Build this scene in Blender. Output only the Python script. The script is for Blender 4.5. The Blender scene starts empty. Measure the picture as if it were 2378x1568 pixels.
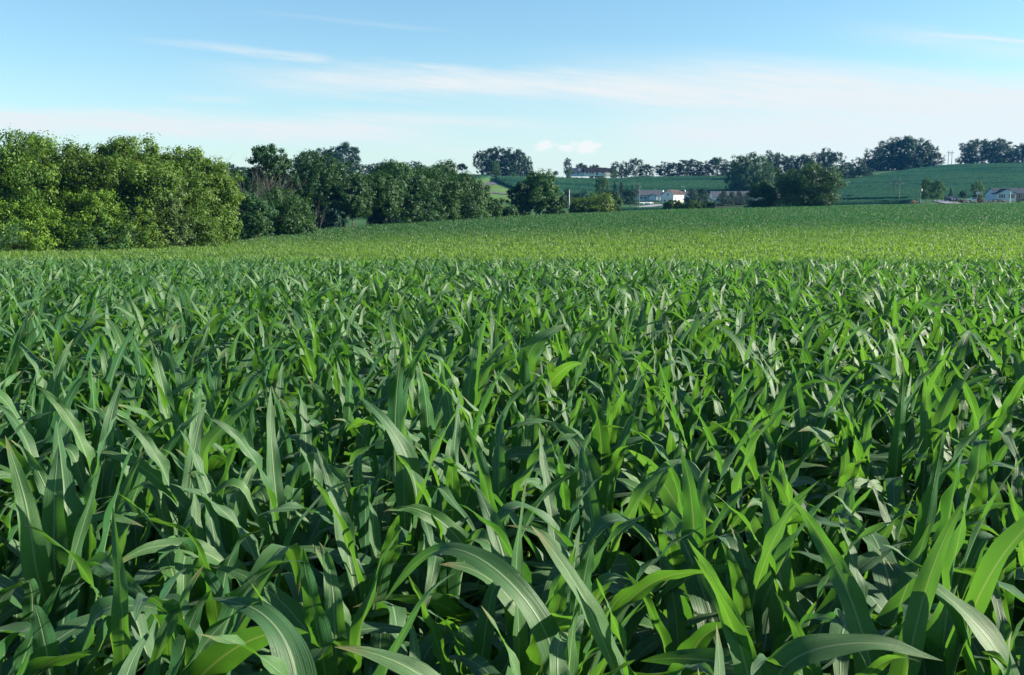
import bpy, math, random
import numpy as np

# ------------------------------------------------------------------ basics
F = 2333.0            # focal length in units of a 2378 pixel wide frame
ZC = 2.28             # eye height
PITCH = math.atan((784.0 - 470.0) / F)
SP, CP = math.sin(PITCH), math.cos(PITCH)
scene = bpy.context.scene
col = scene.collection
rng = np.random.default_rng(7)


def ray(u, v):
    a, b = (u - 1189.0) / F, (784.0 - v) / F
    y = CP + b * SP
    return a / y, (-SP + b * CP) / y         # x and z per metre of depth


def zrel(v, Y):
    return ray(1189, v)[1] * Y


# ------------------------------------------------------------------ terrain
NEAR = [(-40, -1.2), (0, -1.2), (10, -1.38), (24, -1.84), (34, -2.20), (55, -3.65), (75, -5.0), (95, -5.95)]
COLS = {
    -900: [(105, 606), (128, 584), (150, 576), (300, 520), (600, 430), (900, 440), (3000, 458)],
    -300: [(105, 606), (128, 584), (150, 576), (300, 520), (600, 430), (900, 440), (3000, 458)],
    0: [(105, 606), (130, 581), (150, 572), (300, 520), (600, 420), (900, 435), (3000, 458)],
    350: [(105, 606), (130, 580), (145, 574), (165, 565), (300, 515), (600, 415), (900, 435), (3000, 458)],
    600: [(105, 606), (130, 581), (170, 551), (190, 545), (300, 512), (600, 410), (900, 430), (3000, 458)],
    740: [(105, 606), (150, 566), (195, 531), (220, 528), (320, 505), (620, 405), (760, 412), (3000, 458)],
    900: [(105, 606), (150, 561), (215, 518), (240, 516), (300, 512), (380, 495), (620, 403), (760, 412), (3000, 458)],
    1100: [(105, 606), (150, 556), (238, 506), (260, 505), (320, 508), (400, 485), (480, 456), (560, 430), (640, 406), (760, 420), (3000, 458)],
    1300: [(105, 606), (150, 551), (252, 497), (280, 497), (340, 503), (420, 486), (480, 470), (560, 445), (650, 410), (760, 424), (3000, 458)],
    1550: [(105, 606), (150, 547), (262, 488), (290, 488), (350, 494), (430, 486), (510, 474), (560, 458), (650, 409), (760, 420), (3000, 458)],
    1900: [(105, 606), (150, 543), (275, 480), (300, 480), (360, 486), (430, 473), (480, 466), (560, 440), (640, 412), (700, 404), (800, 412), (3000, 458)],
    2180: [(105, 605), (150, 540), (285, 476), (310, 476), (360, 482), (420, 469), (480, 458), (600, 415), (700, 381), (800, 394), (3000, 458)],
    2378: [(105, 604), (150, 538), (290, 474), (315, 474), (360, 480), (415, 465), (460, 458), (600, 410), (720, 378), (800, 390), (3000, 458)],
    2800: [(105, 603), (150, 536), (290, 472), (315, 472), (360, 478), (415, 463), (460, 456), (600, 406), (720, 374), (800, 388), (3000, 458)],
}
YG = np.concatenate([np.arange(-40, 60, 2.0), np.geomspace(60, 3200, 300)])
UC = np.array(sorted(COLS))
tab = []
for u in UC:
    ys = [p[0] for p in NEAR] + [p[0] for p in COLS[u]]
    zs = [p[1] for p in NEAR] + [zrel(v, Y) for Y, v in COLS[u]]
    tab.append(np.interp(YG, ys, zs))
UG = np.linspace(-900, 2800, 149)
tab = np.array([np.interp(UG, UC, np.array(tab)[:, j]) for j in range(len(YG))]).T   # [u, Y]


def smooth(a, n, ax, passes=2):
    k = np.ones(2 * n + 1) / (2 * n + 1)
    for _ in range(passes):
        pad = [(0, 0), (0, 0)]
        pad[ax] = (n, n)
        b = np.pad(a, pad, mode='edge')
        a = np.apply_along_axis(lambda r: np.convolve(r, k, 'valid'), ax, b)
    return a


tab = smooth(smooth(tab, 3, 1), 4, 0)
CROP = 1.0
tab = tab + ZC - CROP * np.clip((345 - YG) / 40, 0, 1)[None, :]


def H(x, y):
    x = np.asarray(x, float)
    y = np.asarray(y, float)
    u = 1189 + F * x / (np.maximum(y, 25.0) * CP)
    fu = np.clip((u - UG[0]) / (UG[1] - UG[0]), 0, len(UG) - 1.001)
    fy = np.interp(y, YG, np.arange(len(YG)))
    fy = np.clip(fy, 0, len(YG) - 1.001)
    i, j = fu.astype(int), fy.astype(int)
    a, b = fu - i, fy - j
    return (tab[i, j] * (1 - a) * (1 - b) + tab[i + 1, j] * a * (1 - b) + tab[i, j + 1] * (1 - a) * b + tab[i + 1, j + 1] * a * b)


def X(u, Y):
    return (u - 1189.0) / F * Y * CP


def G(u, Y, dz=0.0):
    x = X(u, Y)
    return (x, Y, float(H(x, Y)) + dz)


def Zat(v, Y):
    return ZC + zrel(v, Y)


def solveY(u, v, y0, y1):
    ys = np.linspace(y0, y1, 600)
    hh = H(X(u, ys), ys) - (ZC + ray(u, v)[1] * ys)
    return float(ys[np.argmin(np.abs(hh))])


# ------------------------------------------------------------------ mesh helpers
def mesh_from(name, verts, faces_list, uv=None, var=None, smooth_shade=False, mats=(), mat_idx=None):
    """faces_list: list of int arrays (n,k)."""
    me = bpy.data.meshes.new(name)
    verts = np.asarray(verts, np.float32)
    me.vertices.add(len(verts))
    me.vertices.foreach_set('co', verts.ravel())
    faces_list = [np.asarray(f, np.int32) for f in faces_list if len(f)]
    loops = np.concatenate([f.ravel() for f in faces_list])
    tot = np.concatenate([np.full(len(f), f.shape[1], np.int32) for f in faces_list])
    start = np.concatenate([[0], np.cumsum(tot)[:-1]]).astype(np.int32)
    me.loops.add(len(loops))
    me.loops.foreach_set('vertex_index', loops)
    me.polygons.add(len(tot))
    me.polygons.foreach_set('loop_start', start)
    me.polygons.foreach_set('loop_total', tot)
    if smooth_shade:
        me.polygons.foreach_set('use_smooth', np.ones(len(tot), bool))
    if uv is not None:
        l = me.uv_layers.new(name='UVMap')
        l.data.foreach_set('uv', np.asarray(uv, np.float32)[loops].ravel())
    if var is not None:
        a = me.attributes.new('var', 'FLOAT', 'POINT')
        a.data.foreach_set('value', np.asarray(var, np.float32))
    for m in mats:
        me.materials.append(m)
    if mat_idx is not None:
        me.polygons.foreach_set('material_index', np.asarray(mat_idx, np.int32))
    me.update()
    me.validate()
    return me


class MB:
    """collects simple solids into one mesh"""

    def __init__(self):
        self.v, self.f = [], []

    def add(self, vs, fs):
        o = len(self.v)
        self.v += [tuple(map(float, p)) for p in vs]
        self.f += [tuple(i + o for i in q) for q in fs]
        return self

    def box(self, x0, x1, y0, y1, z0, z1):
        vs = [(x, y, z) for z in (z0, z1) for x, y in ((x0, y0), (x1, y0), (x1, y1), (x0, y1))]
        return self.add(vs, [(3, 2, 1, 0), (4, 5, 6, 7), (0, 1, 5, 4), (1, 2, 6, 5), (2, 3, 7, 6), (3, 0, 4, 7)])

    def prism(self, prof, axis, a0, a1):
        """profile of 2-D points extruded along axis 'x' (profile y,z) or 'y' (profile x,z)"""
        n = len(prof)
        mk = (lambda p, a: (a, p[0], p[1])) if axis == 'x' else (lambda p, a: (p[0], a, p[1]))
        vs = [mk(p, a0) for p in prof] + [mk(p, a1) for p in prof]
        fs = [tuple(range(n)), tuple(range(2 * n - 1, n - 1, -1))]
        fs += [(i, i + n, (i + 1) % n + n, (i + 1) % n) for i in range(n)]
        return self.add(vs, fs)

    def tube(self, pts, rad, n=6, cap=True):
        pts = [np.array(p, float) for p in pts]
        if not hasattr(rad, '__len__'):
            rad = [rad] * len(pts)
        vs = []
        for i, p in enumerate(pts):
            t = pts[min(i + 1, len(pts) - 1)] - pts[max(i - 1, 0)]
            t = t / (np.linalg.norm(t) + 1e-9)
            a = np.cross(t, (0.31, 0.95, 0.1) if abs(t[2]) > 0.7 else (0, 0, 1))
            a /= np.linalg.norm(a) + 1e-9
            b = np.cross(t, a)
            for k in range(n):
                w = 2 * math.pi * k / n
                vs.append(p + rad[i] * (math.cos(w) * a + math.sin(w) * b))
        fs = []
        for i in range(len(pts) - 1):
            for k in range(n):
                fs.append((i * n + k, i * n + (k + 1) % n, (i + 1) * n + (k + 1) % n, (i + 1) * n + k))
        if cap:
            fs.append(tuple(range(n - 1, -1, -1)))
            fs.append(tuple(range((len(pts) - 1) * n, len(pts) * n)))
        return self.add(vs, fs)

    def lathe(self, prof, n=16, c=(0, 0, 0)):
        vs, fs = [], []
        for r, z in prof:
            for k in range(n):
                w = 2 * math.pi * k / n
                vs.append((c[0] + r * math.cos(w), c[1] + r * math.sin(w), c[2] + z))
        for i in range(len(prof) - 1):
            for k in range(n):
                fs.append((i * n + k, i * n + (k + 1) % n, (i + 1) * n + (k + 1) % n, (i + 1) * n + k))
        fs.append(tuple(range(n - 1, -1, -1)))
        fs.append(tuple(range((len(prof) - 1) * n, len(prof) * n)))
        return self.add(vs, fs)

    def build(self, name, mat, parent=None, smooth_shade=False, loc=None):
        me = bpy.data.meshes.new(name)
        me.from_pydata(self.v, [], self.f)
        if smooth_shade:
            for p in me.polygons:
                p.use_smooth = True
        me.materials.append(mat)
        me.update()
        return link(name, me, parent, loc)


def link(name, me, parent=None, loc=None):
    o = bpy.data.objects.new(name, me)
    col.objects.link(o)
    if parent is not None:
        o.parent = parent
    if loc is not None:
        o.location = loc
    return o


def tag(o, label, cat, group=None, kind=None):
    o['label'] = label
    if cat:
        o['category'] = cat
    if group:
        o['group'] = group
    if kind:
        o['kind'] = kind
    return o


def thing(name, label, cat, loc=(0, 0, 0), rz=0.0, group=None):
    o = bpy.data.objects.new(name, None)
    o.empty_display_size = 0.3
    col.objects.link(o)
    o.location = loc
    o.rotation_euler = (0, 0, rz)
    return tag(o, label, cat, group)


# ------------------------------------------------------------------ node helpers
def new_mat(name):
    m = bpy.data.materials.new(name)
    m.use_nodes = True
    nt = m.node_tree
    nt.nodes.clear()
    out = nt.nodes.new('ShaderNodeOutputMaterial')
    return m, nt, out


class NT:
    def __init__(self, nt):
        self.nt = nt

    def n(self, t, **kw):
        nd = self.nt.nodes.new(t)
        for k, v in kw.items():
            setattr(nd, k, v)
        return nd

    def l(self, a, b):
        self.nt.links.new(a, b)

    def m(self, op, a, b=None, c=None, clamp=False):
        nd = self.nt.nodes.new('ShaderNodeMath')
        nd.operation = op
        nd.use_clamp = clamp
        for i, x in enumerate((a, b, c)):
            if x is None:
                continue
            if isinstance(x, (int, float)):
                nd.inputs[i].default_value = x
            else:
                self.l(x, nd.inputs[i])
        return nd.outputs[0]

    def mix(self, fac, a, b, mode='MIX'):
        nd = self.nt.nodes.new('ShaderNodeMix')
        nd.data_type = 'RGBA'
        nd.blend_type = mode
        for s, x in ((nd.inputs[0], fac), (nd.inputs[6], a), (nd.inputs[7], b)):
            if isinstance(x, (int, float)):
                s.default_value = x
            elif isinstance(x, tuple):
                s.default_value = (*x, 1) if len(x) == 3 else x
            else:
                self.l(x, s)
        return nd.outputs[2]

    def ss(self, x, a, b):
        nd = self.nt.nodes.new('ShaderNodeMapRange')
        nd.interpolation_type = 'SMOOTHSTEP'
        for i, q in ((0, x), (1, a), (2, b)):
            if isinstance(q, (int, float)):
                nd.inputs[i].default_value = q
            else:
                self.l(q, nd.inputs[i])
        return nd.outputs[0]

    def noise(self, vec, scale, detail=3, rough=0.55, dim='3D'):
        nd = self.nt.nodes.new('ShaderNodeTexNoise')
        nd.noise_dimensions = dim
        nd.inputs['Scale'].default_value = scale
        nd.inputs['Detail'].default_value = detail
        nd.inputs['Roughness'].default_value = rough
        if vec is not None:
            self.l(vec, nd.inputs['Vector'])
        return nd.outputs[0]


def simple_mat(name, colr, rough=0.7, spec=0.3, metal=0.0, var=0.25, scale=3.0, col2=None):
    m, nt, out = new_mat(name)
    q = NT(nt)
    tc = q.n('ShaderNodeTexCoord')
    nz = q.noise(tc.outputs['Object'], scale, 4)
    c2 = col2 or tuple(c * (1 - var) for c in colr)
    c = q.mix(q.ss(nz, 0.35, 0.65), c2, colr)
    b = q.n('ShaderNodeBsdfPrincipled')
    q.l(c, b.inputs['Base Color'])
    b.inputs['Roughness'].default_value = rough
    b.inputs['Specular IOR Level'].default_value = spec
    b.inputs['Metallic'].default_value = metal
    q.l(b.outputs[0], out.inputs[0])
    return m


def foliage_mat(name, c0, c1, tr, tfac=0.35, rough=0.55, spec=0.25):
    """tree leaves: two greens varied by leaf, translucent"""
    m, nt, out = new_mat(name)
    q = NT(nt)
    at = q.n('ShaderNodeAttribute', attribute_name='var')
    oi = q.n('ShaderNodeObjectInfo')
    f = at.outputs['Fac']
    c = q.mix(f, c0, c1)
    rv = q.m('MULTIPLY_ADD', oi.outputs['Random'], 0.5, 0.75)
    c = q.mix(1.0, c, q_gray(q, rv), 'MULTIPLY')
    b = q.n('ShaderNodeBsdfPrincipled')
    q.l(c, b.inputs['Base Color'])
    b.inputs['Roughness'].default_value = rough
    b.inputs['Specular IOR Level'].default_value = spec
    t = q.n('ShaderNodeBsdfTranslucent')
    q.l(q.mix(f, tuple(x * 0.8 for x in tr), tr), t.inputs[0])
    ms = q.n('ShaderNodeMixShader')
    ms.inputs[0].default_value = tfac
    q.l(b.outputs[0], ms.inputs[1])
    q.l(t.outputs[0], ms.inputs[2])
    q.l(ms.outputs[0], out.inputs[0])
    return m


def q_gray(q, x):
    nd = q.n('ShaderNodeCombineColor')
    for i in range(3):
        q.l(x, nd.inputs[i])
    return nd.outputs[0]


# ------------------------------------------------------------------ corn leaf material
def corn_mat(name, far=False):
    m, nt, out = new_mat(name)
    q = NT(nt)
    uvn = q.n('ShaderNodeUVMap', uv_map='UVMap')
    sx = q.n('ShaderNodeSeparateXYZ')
    q.l(uvn.outputs[0], sx.inputs[0])
    ux, uy = sx.outputs[0], sx.outputs[1]
    at = q.n('ShaderNodeAttribute', attribute_name='var')
    oi = q.n('ShaderNodeObjectInfo')
    geo = q.n('ShaderNodeNewGeometry')
    r = q.m('FRACT', q.m('ADD', q.m('MULTIPLY', at.outputs['Fac'], 3.7), oi.outputs['Random']))
    dx = q.m('ABSOLUTE', q.m('SUBTRACT', ux, 0.5))
    rib = q.m('SUBTRACT', 1.0, q.ss(dx, 0.016, 0.055))
    tc = q.n('ShaderNodeTexCoord')
    # fine parallel veins that run with the blade
    cmb = q.n('ShaderNodeCombineXYZ')
    q.l(q.m('MULTIPLY', ux, 26.0), cmb.inputs[0])
    q.l(q.m('MULTIPLY', uy, 1.6), cmb.inputs[1])
    q.l(q.m('MULTIPLY', r, 37.0), cmb.inputs[2])
    vein = q.noise(cmb.outputs[0], 1.0, 3, 0.6)
    cmb2 = q.n('ShaderNodeCombineXYZ')
    q.l(q.m('MULTIPLY', ux, 3.0), cmb2.inputs[0])
    q.l(q.m('MULTIPLY', uy, 7.0), cmb2.inputs[1])
    q.l(q.m('MULTIPLY', r, 91.0), cmb2.inputs[2])
    blotch = q.noise(cmb2.outputs[0], 1.0, 3, 0.6)
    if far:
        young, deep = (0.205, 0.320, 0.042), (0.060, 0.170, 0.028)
    else:
        young, deep = (0.040, 0.146, 0.030), (0.016, 0.094, 0.050)
    base = q.mix(r, deep, young)
    base = q.mix(q.m('MULTIPLY', q.ss(vein, 0.42, 0.68), 0.55), base, (0.080, 0.175, 0.066))
    base = q.mix(q.m('MULTIPLY', q.ss(blotch, 0.45, 0.7), 0.35), base, (0.015, 0.062, 0.036))
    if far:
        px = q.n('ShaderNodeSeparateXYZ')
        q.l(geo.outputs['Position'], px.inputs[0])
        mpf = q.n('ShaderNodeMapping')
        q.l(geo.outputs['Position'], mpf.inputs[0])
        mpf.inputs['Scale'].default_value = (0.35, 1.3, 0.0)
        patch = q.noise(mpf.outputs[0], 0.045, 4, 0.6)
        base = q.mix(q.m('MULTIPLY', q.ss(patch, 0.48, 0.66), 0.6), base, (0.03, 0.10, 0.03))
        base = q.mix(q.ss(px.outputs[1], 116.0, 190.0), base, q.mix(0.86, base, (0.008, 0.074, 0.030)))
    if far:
        base = q.mix(q.m('MULTIPLY', q.ss(r, 0.80, 0.86), 0.4), base, (0.30, 0.38, 0.13))  # sunlit specks painted into the colour: some leaves turned very pale yellow
    # underside paler
    base = q.mix(q.m('MULTIPLY', geo.outputs['Backfacing'], 0.35), base, (0.085, 0.155, 0.055))
    base = q.mix(q.m('MULTIPLY', rib, 0.55), base, (0.30, 0.38, 0.22))
    # dust and feeding marks
    spn = q.n('ShaderNodeCombineXYZ')
    q.l(q.m('MULTIPLY', ux, 9.0), spn.inputs[0])
    q.l(q.m('MULTIPLY', uy, 60.0), spn.inputs[1])
    q.l(q.m('MULTIPLY', r, 53.0), spn.inputs[2])
    spk = q.noise(spn.outputs[0], 1.0, 2, 0.5)
    base = q.mix(q.m('MULTIPLY', q.ss(spk, 0.70, 0.76), 0.6), base, (0.26, 0.27, 0.14))
    # a few scorched tips
    tip = q.m('MULTIPLY', q.ss(uy, 0.88, 1.0), q.ss(r, 0.45, 0.7))
    base = q.mix(q.m('MULTIPLY', tip, 0.7), base, (0.20, 0.15, 0.06))
    b = q.n('ShaderNodeBsdfPrincipled')
    q.l(base, b.inputs['Base Color'])
    q.l(q.m('MULTIPLY_ADD', vein, 0.25, 0.38), b.inputs['Roughness'])
    b.inputs['Specular IOR Level'].default_value = 0.40
    b.inputs['Sheen Weight'].default_value = 0.06
    b.inputs['Sheen Roughness'].default_value = 0.45
    if not far:
        bp = q.n('ShaderNodeBump')
        bp.inputs['Strength'].default_value = 0.55
        bp.inputs['Distance'].default_value = 0.004
        q.l(q.m('ADD', vein, q.m('MULTIPLY', rib, -0.8)), bp.inputs['Height'])
        q.l(bp.outputs[0], b.inputs['Normal'])
    t = q.n('ShaderNodeBsdfTranslucent')
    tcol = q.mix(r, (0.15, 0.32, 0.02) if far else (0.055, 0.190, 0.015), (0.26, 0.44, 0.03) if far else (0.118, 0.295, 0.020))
    tcol = q.mix(q.m('MULTIPLY', q.ss(vein, 0.4, 0.7), 0.4), tcol, (0.06, 0.17, 0.01))
    tcol = q.mix(q.m('MULTIPLY', rib, 0.5), tcol, (0.28, 0.35, 0.08))
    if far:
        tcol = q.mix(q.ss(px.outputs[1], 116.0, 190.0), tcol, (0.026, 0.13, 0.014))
    q.l(tcol, t.inputs[0])
    ms = q.n('ShaderNodeMixShader')
    ms.inputs[0].default_value = 0.46 if far else 0.41
    q.l(b.outputs[0], ms.inputs[1])
    q.l(t.outputs[0], ms.inputs[2])
    q.l(ms.outputs[0], out.inputs[0])
    return m


M = {}
M['corn'] = corn_mat('corn_leaf_green')
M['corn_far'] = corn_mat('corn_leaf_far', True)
M['stalk'] = simple_mat('corn_stalk', (0.10, 0.19, 0.05), 0.5, 0.4, var=0.35, scale=14)
M['bark'] = simple_mat('bark', (0.13, 0.10, 0.075), 0.9, 0.1, var=0.5, scale=6)
M['deadwood'] = simple_mat('dead_wood', (0.135, 0.135, 0.128), 0.9, 0.1, var=0.35, scale=5)
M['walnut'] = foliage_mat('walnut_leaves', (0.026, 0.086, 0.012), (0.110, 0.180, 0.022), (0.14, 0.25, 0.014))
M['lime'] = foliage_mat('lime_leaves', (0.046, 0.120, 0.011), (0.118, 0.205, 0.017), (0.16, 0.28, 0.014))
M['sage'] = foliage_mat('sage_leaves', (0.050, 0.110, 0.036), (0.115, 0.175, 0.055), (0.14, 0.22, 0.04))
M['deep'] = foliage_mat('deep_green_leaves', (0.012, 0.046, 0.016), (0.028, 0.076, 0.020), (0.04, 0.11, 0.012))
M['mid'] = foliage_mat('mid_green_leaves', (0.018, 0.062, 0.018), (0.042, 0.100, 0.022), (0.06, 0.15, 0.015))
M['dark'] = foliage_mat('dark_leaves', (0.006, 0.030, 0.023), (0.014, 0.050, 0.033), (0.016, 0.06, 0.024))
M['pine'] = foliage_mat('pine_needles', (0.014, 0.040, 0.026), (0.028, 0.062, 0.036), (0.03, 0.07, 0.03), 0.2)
M['rust'] = foliage_mat('reddish_leaves', (0.07, 0.05, 0.03), (0.11, 0.075, 0.04), (0.12, 0.08, 0.03))
M['tan'] = foliage_mat('dry_grass_blades', (0.30, 0.19, 0.085), (0.42, 0.28, 0.13), (0.4, 0.26, 0.1), 0.3)
M['grass'] = foliage_mat('green_grass_blades', (0.06, 0.13, 0.03), (0.11, 0.18, 0.04), (0.18, 0.28, 0.04), 0.3)
M['white'] = simple_mat('white_siding', (0.66, 0.67, 0.66), 0.6, 0.3, var=0.06)
M['cream'] = simple_mat('cream_siding', (0.74, 0.70, 0.60), 0.6, 0.3, var=0.06)
M['bluewhite'] = simple_mat('pale_blue_siding', (0.44, 0.54, 0.62), 0.6, 0.3, var=0.06)
M['brick'] = simple_mat('brown_brick', (0.27, 0.17, 0.13), 0.85, 0.1, var=0.35, scale=8)
M['slate'] = simple_mat('slate_shingles', (0.045, 0.060, 0.085), 0.9, 0.1, var=0.25, scale=5)
M['maroon'] = simple_mat('maroon_shingles', (0.019, 0.017, 0.023), 0.9, 0.15, var=0.25, scale=5)
M['greyroof'] = simple_mat('grey_metal_roof', (0.085, 0.095, 0.12), 0.9, 0.1, var=0.12, scale=2)
M['rustroof'] = simple_mat('rusty_metal_roof', (0.13, 0.105, 0.11), 0.9, 0.1, scale=0.9, col2=(0.075, 0.042, 0.038))
M['galv'] = simple_mat('galvanised_steel', (0.50, 0.54, 0.58), 0.35, 0.5, metal=0.6, var=0.15)
M['glass'] = simple_mat('window_glass', (0.02, 0.03, 0.04), 0.08, 0.6, var=0.1)
M['shutter'] = simple_mat('dark_shutter', (0.03, 0.02, 0.025), 0.6, 0.3)
M['pole'] = simple_mat('weathered_pole', (0.20, 0.18, 0.155), 0.85, 0.15, var=0.2)
M['whitepost'] = simple_mat('white_post', (0.75, 0.75, 0.72), 0.6, 0.3, var=0.08)
M['metalgrey'] = simple_mat('grey_fittings', (0.35, 0.37, 0.40), 0.5, 0.4, var=0.1)
M['stone'] = simple_mat('field_stone', (0.30, 0.26, 0.21), 0.9, 0.1, var=0.45, scale=2)
M['asphalt'] = simple_mat('asphalt', (0.085, 0.09, 0.11), 0.85, 0.2, var=0.15, scale=0.6)
M['gravel'] = simple_mat('pale_gravel', (0.24, 0.25, 0.29), 0.9, 0.15, var=0.15, scale=0.8)
M['dirt'] = simple_mat('brown_dirt', (0.060, 0.048, 0.038), 0.95, 0.05, var=0.3, scale=0.5)
M['paintdark'] = simple_mat('dark_car_paint', (0.03, 0.04, 0.07), 0.25, 0.5, var=0.1)
M['paintwhite'] = simple_mat('white_car_paint', (0.75, 0.76, 0.78), 0.25, 0.5, var=0.05)
M['tyre'] = simple_mat('tyre_rubber', (0.02, 0.02, 0.02), 0.8, 0.2)
M['lampred'] = simple_mat('red_lamp_lens', (0.45, 0.03, 0.02), 0.3, 0.5)


def ground_mat(is_grass):
    m, nt, out = new_mat('ground_grass' if is_grass else 'ground_soil')
    q = NT(nt)
    geo = q.n('ShaderNodeNewGeometry')
    px = q.n('ShaderNodeSeparateXYZ')
    q.l(geo.outputs['Position'], px.inputs[0])
    n1 = q.noise(geo.outputs['Position'], 9.0, 6, 0.65)
    n2 = q.noise(geo.outputs['Position'], 0.05, 4)
    n3 = q.noise(geo.outputs['Position'], 1.1, 5, 0.7)
    soil = q.mix(n1, (0.020, 0.014, 0.009), (0.060, 0.042, 0.028))
    grass = q.mix(q.ss(n2, 0.35, 0.7), (0.022, 0.075, 0.028), (0.050, 0.110, 0.034))
    grass = q.mix(q.m('MULTIPLY', q.ss(n3, 0.4, 0.7), 0.6), grass, (0.028, 0.078, 0.028))
    c = grass if is_grass else soil
    b = q.n('ShaderNodeBsdfPrincipled')
    q.l(c, b.inputs['Base Color'])
    b.inputs['Roughness'].default_value = 0.95
    b.inputs['Specular IOR Level'].default_value = 0.1
    bp = q.n('ShaderNodeBump')
    bp.inputs['Strength'].default_value = 0.6
    bp.inputs['Distance'].default_value = 0.05
    q.l(n1, bp.inputs['Height'])
    q.l(bp.outputs[0], b.inputs['Normal'])
    q.l(b.outputs[0], out.inputs[0])
    return m


def crop_mat():
    m, nt, out = new_mat('hill_crop_green')
    q = NT(nt)
    geo = q.n('ShaderNodeNewGeometry')
    mp = q.n('ShaderNodeMapping')
    q.l(geo.outputs['Position'], mp.inputs[0])
    mp.inputs['Scale'].default_value = (1.0, 0.22, 0.6)
    n1 = q.noise(mp.outputs[0], 0.9, 5, 0.75)
    mp2 = q.n('ShaderNodeMapping')
    q.l(geo.outputs['Position'], mp2.inputs[0])
    mp2.inputs['Scale'].default_value = (0.12, 1.0, 1.0)
    n2 = q.noise(mp2.outputs[0], 0.10, 4)
    n3 = q.noise(geo.outputs['Position'], 0.012, 3)
    c = q.mix(q.ss(n1, 0.32, 0.68), (0.014, 0.038, 0.024), (0.036, 0.094, 0.052))
    c = q.mix(q.m('MULTIPLY', q.ss(n2, 0.46, 0.60), 0.6), c, (0.003, 0.026, 0.024))
    c = q.mix(q.m('MULTIPLY', q.ss(n3, 0.45, 0.65), 0.35), c, (0.020, 0.072, 0.044))
    b = q.n('ShaderNodeBsdfPrincipled')
    q.l(c, b.inputs['Base Color'])
    b.inputs['Roughness'].default_value = 1.0
    b.inputs['Specular IOR Level'].default_value = 0.0
    bp = q.n('ShaderNodeBump')
    bp.inputs['Strength'].default_value = 0.9
    bp.inputs['Distance'].default_value = 0.8
    q.l(n1, bp.inputs['Height'])
    q.l(bp.outputs[0], b.inputs['Normal'])
    q.l(b.outputs[0], out.inputs[0])
    return m


M['ground'] = ground_mat(False)
M['lawn'] = ground_mat(True)
M['crop'] = crop_mat()

# ------------------------------------------------------------------ ground sheet
SX = np.linspace(-1.15, 1.15, 181)
YR = np.concatenate([np.linspace(-40, 60, 51)[:-1], np.geomspace(60, 3000, 190)])
gs, gy = np.meshgrid(SX, YR)
gx = gs * (np.abs(gy) + 30)
gz = H(gx, gy)
gv = np.stack([gx, gy, gz], -1).reshape(-1, 3)
nx_, ny_ = len(SX), len(YR)
ii = np.arange((ny_ - 1) * nx_).reshape(ny_ - 1, nx_)[:, :-1].ravel()
gf = np.stack([ii, ii + 1, ii + nx_ + 1, ii + nx_], -1)
EDGE_U = [-1200, -300, 0, 350, 550, 610, 730, 900, 1100, 1189, 1300, 1550, 1900, 2378, 3000]
EDGE_Y = [124, 125, 127, 142, 153, 170, 194, 214, 237, 248, 258, 292, 305, 318, 320]
fcx, fcy = gv[gf].mean(1)[:, 0], gv[gf].mean(1)[:, 1]
isg = fcy > np.interp(1189 + F * fcx / (np.maximum(fcy, 25) * CP), EDGE_U, EDGE_Y) + 1.0
go = link('ground', mesh_from('ground', gv, [gf], smooth_shade=True, mats=[M['ground'], M['lawn']], mat_idx=isg.astype(int)))
go['kind'] = 'structure'
go['label'] = 'rolling farmland ground under the fields and lawns'


# ------------------------------------------------------------------ corn
def corn_leaf(g, L, W, a0, a1, p, roll, drift, fold, rip, ripk, ns, nc, kink=None):
    s = np.linspace(0, 1, ns + 1)
    th = a0 + (a1 - a0) * s ** p
    if kink:
        th = th + kink[1] * np.clip((s - kink[0]) / 0.12, 0, 1)
    az = drift * s ** 1.5
    T = np.stack([np.sin(th) * np.cos(az), np.sin(th) * np.sin(az), np.cos(th)], -1)
    P = np.concatenate([[[0, 0, 0]], np.cumsum((T[1:] + T[:-1]) / 2 * L / ns, 0)])
    S0 = np.stack([-np.sin(az), np.cos(az), 0 * az], -1)
    N0 = np.cross(T, S0)
    r = (roll * s ** 1.3)[:, None]
    S = S0 * np.cos(r) + N0 * np.sin(r)
    N = N0 * np.cos(r) - S0 * np.sin(r)
    w = W * np.minimum(1, 0.5 + 1.9 * s) * np.clip(1 - s ** 2.1, 0, 1) ** 0.85 + 0.001
    c = np.linspace(-1, 1, nc + 1)
    fo = fold * (0.25 + 0.75 * (1 - s) ** 1.5) + 0.9 * np.clip(1 - s / 0.12, 0, 1)
    ph = g.uniform(0, 6.28)
    ph2 = g.uniform(0, 6.28)
    env = np.sin(np.pi * np.clip(s, 0, 1)) ** 0.6
    V = []
    for cc in c:
        k = ripk * (1 if cc > 0 else 1.15)
        rp = rip * env * cc * cc * np.sin(2 * np.pi * k * s + (ph if cc > 0 else ph2))
        off = np.abs(cc) * w * 0.5
        V.append(P + S * (np.sign(cc) * off * np.cos(fo))[:, None] + N * (off * np.sin(fo) + rp)[:, None])
    V = np.stack(V, 1).reshape(-1, 3)
    uv = np.stack([np.tile((c + 1) / 2, ns + 1), np.repeat(s, nc + 1)], -1)
    i = (np.arange(ns)[:, None] * (nc + 1) + np.arange(nc)[None, :]).ravel()
    Fc = np.stack([i, i + 1, i + nc + 2, i + nc + 1], -1)
    return V, uv, Fc


def rotz(V, a):
    ca, sa = math.cos(a), math.sin(a)
    return np.stack([V[:, 0] * ca - V[:, 1] * sa, V[:, 0] * sa + V[:, 1] * ca, V[:, 2]], -1)


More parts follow.
